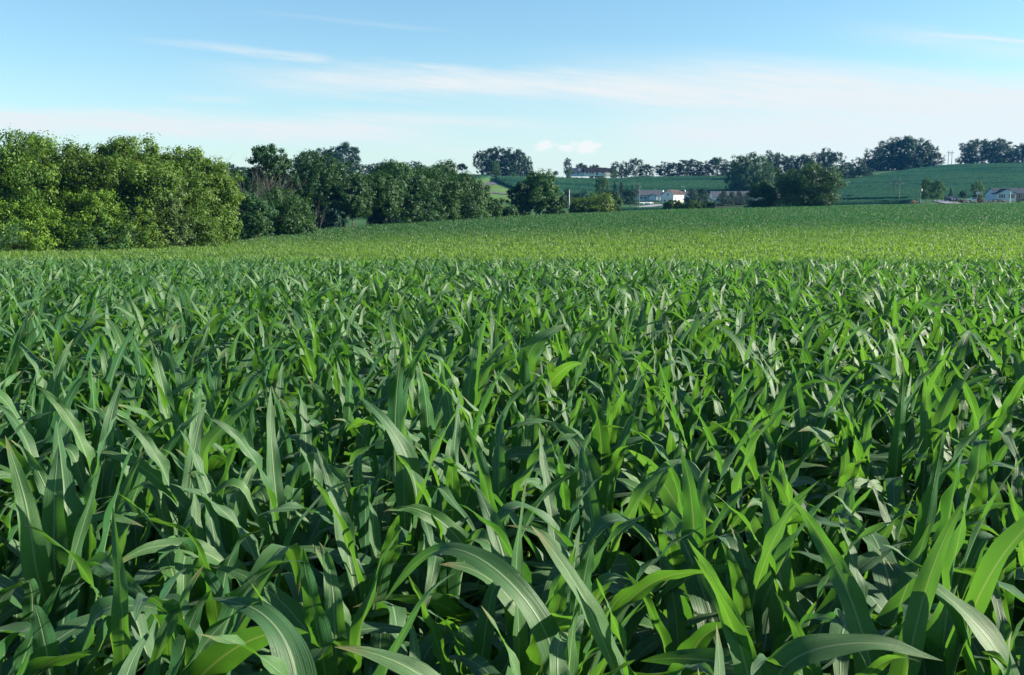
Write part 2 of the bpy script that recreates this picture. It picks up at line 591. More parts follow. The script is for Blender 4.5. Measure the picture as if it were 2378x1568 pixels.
def corn_parts(seed, lod):
    """list of (kind, verts, uv, faces)"""
    g = np.random.default_rng(seed)
    ns, nc = {0: (24, 6), 1: (9, 2), 2: (4, 1)}[lod]
    wl = 1.25 if lod == 2 else 1.0
    n = int(g.integers(8, 11)) if lod < 2 else 6
    out = []
    hs = g.uniform(0.60, 0.76)
    bend = g.normal(0, 0.04, 2)
    phi = g.uniform(0, 6.28)
    node = []
    for i in range(n):
        f = i / (n - 1)
        f0 = f if lod < 2 else 0.35 + 0.65 * f
        z = 0.10 + (hs - 0.08) * f0 ** 0.9
        az = phi + math.pi * (i % 2) + g.normal(0, 0.55)
        up = f0 > 0.70
        if up:
            t = (f0 - 0.70) / 0.30
            a0 = math.radians(g.uniform(6, 22) * (1 - 0.45 * t))
            a1 = math.radians(g.uniform(40, 150) * (1 - 0.45 * t))
            L = g.uniform(0.70, 0.98) * (1 - 0.28 * t)
            W = wl * g.uniform(0.090, 0.128) * (1 - 0.28 * t)
            fold = g.uniform(0.35, 0.8)
            roll = g.normal(0, 0.85)
            p = g.uniform(1.4, 2.8)
        else:
            a0 = math.radians(g.uniform(20, 50))
            a1 = math.radians(g.uniform(85, 155))
            L = g.uniform(0.78, 1.08)
            W = wl * g.uniform(0.098, 0.145)
            fold = g.uniform(0.15, 0.5)
            roll = g.normal(0, 0.75)
            p = g.uniform(1.0, 1.9)
        kink = (g.uniform(0.40, 0.75), g.uniform(0.9, 1.8)) if g.random() < 0.22 else None
        V, uv, fc = corn_leaf(g, L, W, a0, a1, p, roll, g.normal(0, 0.5), fold, g.uniform(0.006, 0.017), g.uniform(2.5, 5), ns, nc, kink)
        V = V + np.array([0.008, 0, 0])
        V = rotz(V, az)
        V = V + np.array([bend[0] * z, bend[1] * z, z])
        out.append(('leaf', V, uv, fc))
    mb = MB()
    k = 5 if lod == 0 else 2
    mb.tube([(bend[0] * z, bend[1] * z, z) for z in np.linspace(-0.05, hs + 0.02, k)], list(np.linspace(0.017, 0.010, k)), 8 if lod == 0 else 4, cap=False)
    out.append(('stalk', np.array(mb.v), np.zeros((len(mb.v), 2)), np.array(mb.f)))
    return out


def merged_plants(items, name, mat):
    """items: list of (parts, rot, scale, xyz) -> one mesh"""
    vs, us, fs, vr, mi = [], [], [], [], []
    o = 0
    for parts, rz, sc, xyz in items:
        for kind, V, uv, fc in parts:
            W = rotz(V, rz) * sc + np.asarray(xyz)
            vs.append(W)
            us.append(uv)
            fs.append(fc + o)
            vr.append(np.full(len(V), rng.random()))
            mi.append(np.full(len(fc), 0 if kind == 'leaf' else 1))
            o += len(V)
    return mesh_from(name, np.concatenate(vs), [np.concatenate(fs)], np.concatenate(us), np.concatenate(vr), True, [mat, M['stalk']], np.concatenate(mi))


# plant positions in rows
ROW, STEP, RA = 0.74, 0.146, math.radians(76)
ca, sa = math.cos(RA), math.sin(RA)
R_, S_ = np.meshgrid(np.arange(-85, 90), np.arange(-330, 420))
g0 = np.random.default_rng(11)
a_ = R_ * ROW + g0.normal(0, 0.035, R_.shape)
b_ = S_ * STEP + g0.normal(0, 0.035, R_.shape)
pxs = (a_ * ca + b_ * sa).ravel()
pys = (-a_ * sa + b_ * ca).ravel()
keep = (pys > -7) & (pys < 46) & (np.abs(pxs) < 8 + np.maximum(pys, 0) * 0.62) & (np.hypot(pxs, pys) > 0.75) & (g0.random(pxs.shape) > 0.06)
pxs, pys = pxs[keep], pys[keep]
inview = (pys > 1.7) & (np.abs(pxs) < 0.25 + pys * 0.535)
order = np.argsort(np.where(inview, np.hypot(pxs, pys), 1e9))
near_ids = order[:288]
rest = np.setdiff1d(np.arange(len(pxs)), near_ids)

# individual plants: prototypes with their own stalk and leaf meshes, then copies
NPROTO = 24
protos = []
for k in range(NPROTO):
    lst = []
    for kind, V, uv, fc in corn_parts(100 + k, 0):
        me = mesh_from('corn_' + kind, V, [fc], uv, np.full(len(V), rng.random()), True, [M['corn'] if kind == 'leaf' else M['stalk']])
        lst.append((kind, me))
    protos.append(lst)


def corn_label(x, y):
    u = 1189 + F * x / y
    side = 'far left' if u < 480 else 'left of centre' if u < 950 else 'centre' if u < 1430 else 'right of centre' if u < 1900 else 'far right'
    band = 'frontmost rows' if y < 3.6 else 'rows behind the frontmost ones' if y < 5.2 else 'middle of the near rows' if y < 6.8 else 'rearmost of the near rows'
    return 'leafy green corn plant in the ' + band + ', ' + side


for j in near_ids:
    x, y = pxs[j], pys[j]
    root = thing('corn_plant', corn_label(x, y), 'corn plant', (x, y, float(H(x, y))), g0.uniform(0, 6.283), 'corn plants in the near rows')
    sc = g0.uniform(0.90, 1.10)
    root.scale = (sc, sc, sc * g0.uniform(0.95, 1.06))
    root.rotation_euler[0] = g0.normal(0, 0.05)
    root.rotation_euler[1] = g0.normal(0, 0.05)
    for kind, me in protos[int(g0.integers(NPROTO))]:
        link(kind, me, root)


# plants of the front rows whose leaves stand out in the photograph, each leaf along its own curve
def path_leaf(g, P, W, face, fold=0.35, rip=0.008):
    P = np.asarray(P, float)
    ns, nc = 26, 6
    k = np.concatenate([[0], np.cumsum(np.linalg.norm(np.diff(P, axis=0), axis=1))])
    k /= k[-1]
    s = np.linspace(0, 1, ns + 1)
    Q = np.stack([np.interp(s, k, P[:, i]) for i in range(3)], -1)
    for _ in range(7):
        Q[1:-1] = (Q[:-2] + 2 * Q[1:-1] + Q[2:]) / 4
    T = np.gradient(Q, axis=0)
    T /= np.linalg.norm(T, axis=1, keepdims=True)
    S = np.cross(np.asarray(face, float), T)
    S /= np.linalg.norm(S, axis=1, keepdims=True) + 1e-9
    N = np.cross(T, S)
    w = W * np.minimum(1, 0.45 + 1.7 * s) * np.clip(1 - s ** 2.0, 0, 1) ** 0.9 + 0.001
    c = np.linspace(-1, 1, nc + 1)
    fo = fold * (0.3 + 0.7 * (1 - s)) + 0.9 * np.clip(1 - s / 0.12, 0, 1)
    p1, p2 = g.uniform(0, 6.28, 2)
    V = []
    for cc in c:
        off = abs(cc) * w * 0.5
        rp = rip * cc * cc * np.sin(np.pi * s) * np.sin(20 * s + (p1 if cc > 0 else p2))
        V.append(Q + S * (np.sign(cc) * off * np.cos(fo))[:, None] + N * (off * np.sin(fo) + rp)[:, None])
    V = np.stack(V, 1).reshape(-1, 3)
    uv = np.stack([np.tile((c + 1) / 2, ns + 1), np.repeat(s, nc + 1)], -1)
    i = (np.arange(ns)[:, None] * (nc + 1) + np.arange(nc)[None, :]).ravel()
    return V, uv, np.stack([i, i + 1, i + nc + 2, i + nc + 1], -1)


def PT(u, v, d):
    a = ray(u, v)
    return np.array([a[0] * d, d, ZC + a[1] * d])


HERO = [
    ('corn plant with a long pale leaf arching low to the left, bottom centre', [
        ([(1290, 1500, 2.75), (1225, 1390, 2.75), (1130, 1298, 2.8), (1040, 1256, 2.85), (970, 1290, 2.9), (893, 1395, 2.9)], 0.098, (0.1, -0.55, 0.8))]),
    ('corn plant with a tall thin pale spike leaf, bottom centre', [
        ([(1205, 1480, 2.95), (1196, 1300, 2.95), (1222, 1108, 3.0)], 0.068, (0.75, -0.6, 0.1))]),
    ('corn plant with a narrow bluish leaf standing upright by the left bottom corner', [
        ([(288, 1560, 2.6), (284, 1400, 2.55), (270, 1270, 2.6), (262, 1175, 2.65)], 0.078, (-0.2, -0.95, 0.2))]),
    ('corn plant with broad pale leaves standing upright at the left edge', [
        ([(125, 1290, 3.4), (126, 1130, 3.4), (136, 1032, 3.5)], 0.125, (0.1, -0.95, 0.2)),
        ([(85, 1340, 3.3), (62, 1170, 3.3), (12, 1012, 3.4)], 0.105, (0.5, -0.85, 0.15)),
        ([(165, 1310, 3.3), (205, 1180, 3.3), (236, 1075, 3.3)], 0.07, (0.8, -0.5, 0.1))]),
    ('corn plant with a big green leaf slanting up to the left, bottom right corner', [
        ([(2345, 1545, 2.45), (2260, 1440, 2.5), (2160, 1350, 2.55), (2050, 1298, 2.65)], 0.115, (0.35, -0.5, 0.75))]),
    ('corn plant with a flat leaf bowed along the bottom edge, right', [
        ([(1800, 1545, 2.4), (1900, 1500, 2.4), (2040, 1488, 2.4), (2190, 1535, 2.4)], 0.10, (0, -0.5, 0.85))]),
    ('corn plant with one pointed leaf rising to the right, left of centre', [
        ([(470, 1045, 4.6), (545, 965, 4.6), (622, 900, 4.7)], 0.11, (-0.5, -0.7, 0.45))]),
    ('corn plant with a long leaf rising to the left, centre of the field', [
        ([(968, 1130, 4.4), (935, 1035, 4.4), (885, 965, 4.4), (832, 918, 4.5)], 0.12, (0.5, -0.6, 0.6))]),
    ('corn plant with a dark upright blade, right of centre', [
        ([(1612, 1220, 3.6), (1602, 1120, 3.6), (1580, 1040, 3.65)], 0.105, (-0.5, -0.85, 0.1))]),
    ('corn plant with a bright green spike leaf at the middle of the bottom edge', [
        ([(1318, 1575, 2.5), (1330, 1460, 2.5), (1343, 1345, 2.5)], 0.085, (0.85, -0.5, 0.1))]),
    ('corn plant with a broad leaf folding over, bottom left of centre', [
        ([(690, 1575, 2.45), (660, 1470, 2.5), (590, 1405, 2.55), (490, 1388, 2.6)], 0.13, (0.4, -0.6, 0.7))]),
    ('corn plant with a short blue green leaf held up to the right, upper middle', [
        ([(1224, 822, 7.0), (1262, 780, 7.0), (1318, 752, 7.1)], 0.16, (-0.3, -0.85, 0.4))]),
]
gh = np.random.default_rng(77)
for lb, leaves in HERO:
    b0 = PT(*leaves[0][0][0])
    gz_ = float(H(b0[0], b0[1]))
    root = thing('corn_plant', lb, 'corn plant', (b0[0], b0[1], gz_), 0.0, 'corn plants in the near rows')
    for pts_, W_, face in leaves:
        P = [PT(*p) for p in pts_]
        P = [np.array([b0[0], b0[1], P[0][2] - 0.28])] + P
        V, uv, fc = path_leaf(gh, np.array(P) - np.array([b0[0], b0[1], gz_]), W_, face)
        link('leaf', mesh_from('corn_leaf', V, [fc], uv, np.full(len(V), gh.random()), True, [M['corn']]), root)
    for kind, me in protos[int(gh.integers(NPROTO))][-7:]:
        o = link(kind, me, root)
        o.rotation_euler = (0, 0, gh.uniform(0, 6.28))


# scatter by geometry nodes (the crop nobody could count)
def scatter(name, pts, rots, scales, idx, protos_meshes, label, cat):
    me = bpy.data.meshes.new(name)
    me.vertices.add(len(pts))
    me.vertices.foreach_set('co', np.asarray(pts, np.float32).ravel())
    for nm, ty, val in (('rot', 'FLOAT', rots), ('scl', 'FLOAT', scales), ('pick', 'INT', idx)):
        at = me.attributes.new(nm, ty, 'POINT')
        at.data.foreach_set('value', np.asarray(val, np.float32 if ty == 'FLOAT' else np.int32))
    pc = bpy.data.collections.new(name + '_sources')
    for m_ in protos_meshes:
        o = bpy.data.objects.new('plant_source', m_)
        pc.objects.link(o)
    o = link(name, me)
    ng = bpy.data.node_groups.new(name, 'GeometryNodeTree')
    ng.interface.new_socket('Geometry', in_out='INPUT', socket_type='NodeSocketGeometry')
    ng.interface.new_socket('Geometry', in_out='OUTPUT', socket_type='NodeSocketGeometry')
    N = ng.nodes
    gi, gout = N.new('NodeGroupInput'), N.new('NodeGroupOutput')
    iop = N.new('GeometryNodeInstanceOnPoints')
    ci = N.new('GeometryNodeCollectionInfo')
    ci.inputs['Collection'].default_value = pc
    ci.inputs['Separate Children'].default_value = True
    ci.inputs['Reset Children'].default_value = True

    def attr(nm, ty):
        a = N.new('GeometryNodeInputNamedAttribute')
        a.data_type = ty
        a.inputs['Name'].default_value = nm
        return a.outputs['Attribute']
    cx = N.new('ShaderNodeCombineXYZ')
    L = ng.links
    L.new(attr('rot', 'FLOAT'), cx.inputs[2])
    L.new(gi.outputs[0], iop.inputs['Points'])
    L.new(ci.outputs[0], iop.inputs['Instance'])
    iop.inputs['Pick Instance'].default_value = True
    L.new(attr('pick', 'INT'), iop.inputs['Instance Index'])
    L.new(cx.outputs[0], iop.inputs['Rotation'])
    L.new(attr('scl', 'FLOAT'), iop.inputs['Scale'])
    L.new(iop.outputs[0], gout.inputs[0])
    md = o.modifiers.new('scatter', 'NODES')
    md.node_group = ng
    tag(o, label, cat, None, 'stuff')
    return o


mid_meshes = [merged_plants([(corn_parts(300 + k, 0 if k < 0 else 1), 0, 1, (0, 0, 0))], 'corn_plant_mid', M['corn']) for k in range(24)]
pts = np.stack([pxs[rest], pys[rest], H(pxs[rest], pys[rest])], -1)
scatter('corn_rows', pts, g0.uniform(0, 6.28, len(rest)), g0.uniform(0.9, 1.12, len(rest)), g0.integers(0, 24, len(rest)),
        mid_meshes, 'dense corn rows running back to the crest behind the nearest plants', 'corn crop')

# far side of the swale, in patches of some rows
PW = 2.28
patches = []
for k in range(10):
    items = []
    for r_ in range(3):
        for s_ in range(17):
            sd = 600 + int(g0.integers(30))
            items.append((corn_parts(sd, 2), g0.uniform(0, 6.28), g0.uniform(0.62, 0.92), ((r_ - 1) * 0.76 + g0.normal(0, 0.13), (s_ - 8) * 0.134 + g0.normal(0, 0.05), g0.normal(0.14, 0.06))))
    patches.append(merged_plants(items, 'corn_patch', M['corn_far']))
EDGE_U = [-1200, -300, 0, 350, 550, 610, 730, 900, 1100, 1189, 1300, 1550, 1900, 2378, 3000]
EDGE_Y = [124, 125, 127, 142, 153, 170, 194, 214, 237, 248, 258, 292, 305, 318, 320]
cx_, cy_ = np.meshgrid(np.arange(-95, 96) * PW, np.arange(0, 140) * PW + 46)
cx_, cy_ = cx_.ravel(), cy_.ravel()
uu = 1189 + F * cx_ / (cy_ * CP)
kp = (np.abs(cx_) < 14 + cy_ * 0.60) & (cy_ < np.interp(uu, EDGE_U, EDGE_Y))
# a few washed-out gaps in the stand
gapn = np.sin(cx_ * 0.11 + 1.3) * np.sin(cy_ * 0.31 + 0.4) + 0.4 * np.sin(cx_ * 0.37) * np.sin(cy_ * 0.9)
kp &= ~((gapn > 1.12) & (cy_ > 130))
cx_, cy_ = cx_[kp], cy_[kp]
pts = np.stack([cx_, cy_, H(cx_, cy_)], -1)
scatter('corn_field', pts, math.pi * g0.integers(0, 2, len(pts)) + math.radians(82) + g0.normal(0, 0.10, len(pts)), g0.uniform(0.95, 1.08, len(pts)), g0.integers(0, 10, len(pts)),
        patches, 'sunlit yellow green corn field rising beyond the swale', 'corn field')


# ------------------------------------------------------------------ trees
def leaf_cloud(g, C, Nrm, size, aspect=0.5, spread=0.6, per=14, upbias=0.3, droop=0.0):
    """C (n,3) cluster centres with outward directions -> leaf quads"""
    n = len(C)
    off = np.clip(g.normal(0, 1, (n * per, 3)), -1.7, 1.7)
    cc = np.repeat(C, per, 0) + off * spread * np.array([1, 1, 0.75]) * np.repeat(g.uniform(0.6, 1.4, (n, 1)), per, 0)
    nn = np.repeat(Nrm, per, 0) * 0.6 + off * 0.75 + g.normal(0, 0.35, (n * per, 3)) + np.array([0, 0, upbias])
    nn /= np.linalg.norm(nn, axis=1, keepdims=True) + 1e-9
    t = g.normal(0, 1, (n * per, 3)) + np.repeat(Nrm, per, 0) * 0.5 + np.array([0, 0, -droop])
    t -= nn * np.sum(t * nn, 1, keepdims=True)
    t /= np.linalg.norm(t, axis=1, keepdims=True) + 1e-9
    s = np.cross(nn, t)
    ln = size * g.uniform(0.6, 1.35, (n * per, 1))
    w = ln * aspect
    V = np.stack([cc, cc + t * ln * 0.45 + s * w * 0.5 - nn * ln * 0.05, cc + t * ln - nn * ln * 0.18, cc + t * ln * 0.45 - s * w * 0.5 - nn * ln * 0.05], 1)
    m = len(V)
    vr = np.clip(np.repeat(g.normal(0.5, 0.22, n), per) + g.normal(0, 0.16, m), 0, 1)
    return V.reshape(-1, 3), np.arange(m * 4).reshape(m, 4), np.repeat(vr, 4)


def ball(g, n):
    d = g.normal(0, 1, (n, 3))
    return d / np.linalg.norm(d, axis=1, keepdims=True)


def make_tree(seed, h, w, base, nclus, size, style='round', per=14, spread=None, gap=0.0, limbs=8, bare=False):
    """returns crown mesh arrays and trunk MB; tree of height h and crown width w standing at the origin"""
    g = np.random.default_rng(seed)
    rz = (h - base) / 2
    cz = base + rz
    rx = w / 2
    lobes = []
    if style == 'round':
        lobes.append((0, 0, cz - 0.05 * rz, rx * 0.72, rx * 0.72, rz * 0.80))
        for k in range(13):
            d = ball(g, 1)[0]
            d[2] = abs(d[2]) * 1.0 if k % 3 else d[2]
            q = g.uniform(0.22, 0.42)
            lobes.append((d[0] * rx * (1 - q), d[1] * rx * (1 - q), cz + d[2] * rz * (1 - q), rx * q, rx * q, min(rx, rz) * q * 1.05))
        if base < 0.2 * h:                       # leafy down to the ground
            for k in range(7):
                a = 0.9 * k + g.uniform(0, 0.5)
                q = g.uniform(0.24, 0.36)
                lobes.append((math.cos(a) * rx * 0.58, math.sin(a) * rx * 0.58, base + rz * g.uniform(0.16, 0.42), rx * q, rx * q, rz * 0.34))
        for k in range(9):                       # ragged shoots along the top
            a = g.uniform(0, 6.28)
            f = g.uniform(0.1, 0.85)
            q = g.uniform(0.10, 0.17)
            lobes.append((math.cos(a) * rx * f, math.sin(a) * rx * f, cz + rz * 0.93 * math.sqrt(1 - f * f), rx * q, rx * q, rx * q * 1.5))
    elif style == 'tall':
        for k in range(16):
            f = g.uniform(0, 1)
            z = base + (h - base) * (0.10 + 0.82 * f)
            rr = rx * (0.65 + 0.35 * math.sin(math.pi * min(1, f * 1.1 + 0.12))) * (1 - 0.5 * max(0, f - 0.6) / 0.4)
            a = g.uniform(0, 6.28)
            q = g.uniform(0.32, 0.5)
            lobes.append((math.cos(a) * rr * (1 - q), math.sin(a) * rr * (1 - q), min(z, h - rx * q * 0.9), rx * q, rx * q, rx * q * g.uniform(0.9, 1.5)))
        lobes.append((0, 0, cz, rx * 0.6, rx * 0.6, rz * 0.85))
        lobes.append((0, 0, h - rx * 0.35, rx * 0.33, rx * 0.33, rx * 0.35))
    elif style == 'bush':
        lobes.append((0, 0, h * 0.42, rx * 0.82, rx * 0.82, h * 0.46))
        for k in range(12):
            a = g.uniform(0, 6.28)
            q = g.uniform(0.25, 0.42)
            z = h * g.uniform(0.12, 0.78)
            rr = rx * (1 - q) * math.sqrt(max(0.05, 1 - (z / h) ** 2.2))
            lobes.append((math.cos(a) * rr, math.sin(a) * rr, z, rx * q, rx * q, min(h - z, rx * q * 1.1)))
    elif style == 'pine':
        nl = 9
        for k in range(nl):
            f = k / (nl - 1)
            z = base + (h - base) * (0.04 + 0.92 * f)
            rr = rx * (1 - 0.80 * f ** 1.3)
            for a in np.arange(0, 6.28, 1.05) + g.uniform(0, 1):
                lobes.append((math.cos(a) * rr * 0.55, math.sin(a) * rr * 0.55, z + g.normal(0, 0.02) * h, rr * 0.5, rr * 0.5, (h - base) / nl * 0.62))
    vol = np.array([l[3] * l[4] + l[3] * l[5] for l in lobes])
    if style in ('round', 'tall', 'bush'):
        vol[-1 if False else 0] *= 0.9
    cnt = np.maximum(4, (0.36 * nclus * vol / vol.sum()).astype(int))
    C, Nn = [], []
    L = np.array(lobes)
    for l, c in zip(lobes, cnt):
        d = ball(g, c)
        rr = g.uniform(0.55, 1.14, (c, 1))
        P = np.array(l[:3]) + d * np.array(l[3:]) * rr
        Dn = d / np.array(l[3:])
        Dn /= np.linalg.norm(Dn, axis=1, keepdims=True)
        C.append(P)
        Nn.append(Dn)
    C, Nn = np.concatenate(C), np.concatenate(Nn)
    dm = np.min([np.sum(((C - L[k, :3]) / L[k, 3:]) ** 2, 1) for k in range(len(L))], 0)
    ok = (dm > 0.30) & (C[:, 2] > max(0.15, base * 0.85))
    if gap > 0:
        hole = np.sin(C[:, 0] * 7 / w + seed) * np.sin(C[:, 2] * 8 / w + 2 * seed) * np.sin(C[:, 1] * 7 / w + 3 * seed)
        ok &= hole < (1 - gap)
    C, Nn = C[ok], Nn[ok]
    zt = np.percentile(C[:, 2], 99.6)
    C[:, 2] = np.where(C[:, 2] > base, base + (C[:, 2] - base) * (h * 0.985 - base) / (zt - base), C[:, 2])
    C[:, 2] = np.minimum(C[:, 2], h)
    wt = np.percentile(np.abs(C[:, 0]), 99)
    C[:, :2] *= 0.97 * rx / wt
    cr = leaf_cloud(g, C, Nn, size * 0.96, 0.5 if style != 'pine' else 0.35, (spread or (0.040 * w if style != 'pine' else 0.05 * w)), int(per * 3.2), 0.3, 0.3)
    mb = MB()
    tr = max(0.05, 0.018 * h) * (0.8 if style == 'bush' else 1)
    lean = g.normal(0, 0.02, 2) * h
    top = np.array([lean[0], lean[1], base + (h - base) * (0.55 if style != 'pine' else 0.95)])
    tp = [np.array([0, 0, -0.5]), np.array([lean[0] * 0.1, lean[1] * 0.1, base * 0.5]), np.array([lean[0] * 0.5, lean[1] * 0.5, base + 0.2 * (h - base)]), top]
    mb.tube(tp, [tr * 1.25, tr, tr * 0.75, tr * 0.25], 7)
    if style != 'pine':
        sel = g.permutation(len(lobes))[:limbs]
        for k in sel:
            e = np.array(lobes[k][:3])
            z0 = g.uniform(0.7, 1.0) * base + 0.1 * (h - base)
            s = np.array([lean[0] * 0.4, lean[1] * 0.4, min(z0, top[2])])
            mid_ = s * 0.45 + e * 0.55 + np.array([0, 0, -0.06 * h]) + g.normal(0, 0.02 * h, 3)
            mb.tube([s, mid_, mid_ + (e - mid_) * 0.9], [tr * 0.45, tr * 0.28, tr * 0.08], 5)
    return cr, mb


def dead_branches(seed, h, w, n0=5):
    g = np.random.default_rng(seed)
    mb = MB()

    def grow(p, d, ln, r, depth):
        pts = [p]
        q = p.copy()
        for _ in range(3):
            d = d + g.normal(0, 0.10, 3) + np.array([0, 0, 0.05])
            d /= np.linalg.norm(d)
            q = q + d * ln / 3
            pts.append(q.copy())
        mb.tube(pts, [r, r * 0.8, r * 0.6, r * 0.35], 5 if depth < 2 else 4)
        if depth < 3:
            for _ in range(3 if depth else 4):
                k = g.integers(1, 4)
                nd = d + g.normal(0, 0.42, 3)
                nd[2] = abs(nd[2])
                nd /= np.linalg.norm(nd)
                grow(pts[k].copy(), nd, ln * g.uniform(0.5, 0.75), r * 0.5, depth + 1)
    for k in range(n0):
        a = 6.28 * k / n0 + g.uniform(0, 0.6)
        d = np.array([math.cos(a) * w / h * 0.55, math.sin(a) * w / h * 0.55, 1.0])
        grow(np.array([math.cos(a) * 0.2, math.sin(a) * 0.2, -0.3]), d / np.linalg.norm(d), h * 0.5, max(0.05, h * 0.008), 0)
    return mb


tree_cache = {}


def tree(name, label, cat, u, Y, vtop, wpx, style, mat, seed, group=None, base=0.25, nclus=900, size=0.34, per=14, gap=0.0, shared=None, trunk_mat='bark', spread=None, limbs=8):
    x, y, z = G(u, Y)
    h = max(0.8, Zat(vtop, Y) - z)
    w = wpx * Y / F
    root = thing(name, label, cat, (x, y, z), 0.0, group)
    if shared is not None:
        key = (shared, style, mat, base > 0.15)
        if key not in tree_cache:
            cr, mb = make_tree(900 + shared, 10.0, 9.0, 10 * base, nclus, size, style, per, None, gap, limbs)
            me = mesh_from('tree_crown', cr[0], [cr[1]], None, cr[2], False, [M[mat]])
            mt = bpy.data.meshes.new('tree_trunk')
            mt.from_pydata(mb.v, [], mb.f)
            mt.materials.append(M[trunk_mat])
            tree_cache[key] = (me, mt)
        me, mt = tree_cache[key]
        root.scale = (w / 9.0, w / 9.0, h / 10.0)
        root.rotation_euler = (0, 0, seed * 1.7)
        link('crown', me, root)
        link('trunk', mt, root)
    else:
        cr, mb = make_tree(seed, h, w, h * base, nclus, size, style, per, spread, gap, limbs)
        link('crown', mesh_from('tree_crown', cr[0], [cr[1]], None, cr[2], False, [M[mat]]), root)
        mb.build('trunk', M[trunk_mat], root)
    return root


# left grove, about 130 m away
gg = 'trees of the left grove'
tree('walnut_tree', 'tallest bushy tree at the left edge of the grove with ragged top', 'tree', 65, 137, 311, 270, 'round', 'walnut', 21, gg, 0.22, 2600, 0.40, 15, 0.35)
tree('walnut_tree', 'tree with a notched top second from the left in the sunlit grove', 'tree', 235, 139, 330, 205, 'round', 'walnut', 22, gg, 0.2, 1900, 0.40, 15, 0.3)
tree('walnut_tree', 'tree with the pointed crown in the middle of the sunlit left grove', 'tree', 335, 141, 322, 200, 'round', 'walnut', 23, gg, 0.2, 1900, 0.40, 15, 0.25)
tree('walnut_tree', 'broad tree right of the pointed crown in the sunlit left grove', 'tree', 420, 146, 346, 205, 'round', 'walnut', 24, gg, 0.15, 2000, 0.40, 15, 0.2)
tree('walnut_tree', 'rightmost sunlit tree of the left grove sloping down to the field', 'tree', 490, 150, 372, 125, 'round', 'walnut', 25, gg, 0.12, 1800, 0.38, 15, 0.15)
tree('walnut_tree', 'tree leaning out of the left edge of the picture', 'tree', -70, 134, 330, 190, 'round', 'walnut', 26, gg, 0.2, 1600, 0.40, 14, 0.25)
gb = 'bushes in front of the left grove'
tree('leafy_bush', 'yellow green bush low at the left edge below the tallest tree', 'bush', 40, 131, 440, 215, 'bush', 'lime', 31, gb, 0.03, 1100, 0.34, 13)
tree('leafy_bush', 'bright lime bush in the middle front of the left grove', 'bush', 195, 133, 432, 170, 'bush', 'lime', 32, gb, 0.03, 1000, 0.34, 13)
tree('leafy_bush', 'rounded green bush at the foot of the pointed tree', 'bush', 300, 135, 455, 165, 'bush', 'walnut', 33, gb, 0.03, 900, 0.34, 13)
tree('willow_bush', 'pale sage green bush tall in front of the grove trees', 'bush', 375, 139, 402, 130, 'bush', 'sage', 34, gb, 0.05, 1100, 0.34, 13)
tree('leafy_bush', 'dark green bush at the foot of the sage green one', 'bush', 435, 142, 470, 150, 'bush', 'walnut', 35, gb, 0.03, 900, 0.34, 13)
tree('leafy_bush', 'green bush where the grove meets the rising field', 'bush', 512, 150, 455, 90, 'bush', 'walnut', 36, gb, 0.03, 800, 0.34, 13)
tree('leafy_bush', 'low lime bush hugging the field edge under the left grove', 'bush', 120, 129.5, 505, 160, 'bush', 'lime', 37, gb, 0.03, 600, 0.32, 12)
tree('leafy_bush', 'low dark bush hugging the field edge under the left grove', 'bush', 250, 131.5, 515, 160, 'bush', 'mid', 38, gb, 0.03, 600, 0.32, 12)

# shaded clump in the dip and the half-dead trees behind
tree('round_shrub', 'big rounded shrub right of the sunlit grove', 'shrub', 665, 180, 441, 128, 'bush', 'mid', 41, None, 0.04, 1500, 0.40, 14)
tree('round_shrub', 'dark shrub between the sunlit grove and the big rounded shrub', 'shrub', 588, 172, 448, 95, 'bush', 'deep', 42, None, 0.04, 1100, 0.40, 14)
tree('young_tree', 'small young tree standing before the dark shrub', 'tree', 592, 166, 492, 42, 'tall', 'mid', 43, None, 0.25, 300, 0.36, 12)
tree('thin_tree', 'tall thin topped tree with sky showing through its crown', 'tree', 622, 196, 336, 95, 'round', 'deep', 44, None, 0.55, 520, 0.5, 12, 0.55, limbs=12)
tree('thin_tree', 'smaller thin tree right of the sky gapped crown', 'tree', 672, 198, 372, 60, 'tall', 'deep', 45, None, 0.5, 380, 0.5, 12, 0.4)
for k, (u_, y_, vt, wp, lb) in enumerate([(590, 186, 362, 80, 'grey leafless tree with fanned branches above the dark shrub'), (640, 190, 380, 60, 'grey leafless tree right of the fanned one'),
                                          (563, 184, 372, 40, 'leafless sapling beside the sunlit grove'), (737, 197, 468, 36, 'bare pale sapling in front of the shaded trees'), (1146, 243, 462, 34, 'bare leaning sapling by the low shrub on the field edge')]):
    x, y, z = G(u_, y_)
    h = Zat(vt, y_) - z
    rt = thing('dead_tree', lb, 'dead tree', (x, y, z), 0.0, 'leafless trees')
    dead_branches(50 + k, h, wp * y_ / F, 4 if k < 3 else 2).build('branches', M['deadwood'], rt)

for k, (u_, vt, wp, lb) in enumerate([(575, 392, 90, 'dark rounded tree behind the leafless fanned tree'), (640, 398, 90, 'dark rounded tree behind the thin topped tree'), (700, 404, 80, 'dark rounded tree between the thin trees and the belt')]):
    tree('backing_tree', lb, 'tree', u_, 215 + k * 4, vt, wp, 'round', 'deep', 140 + k, 'dark trees behind the leafless ones', 0.05, 900, 0.46, 13, 0.1)

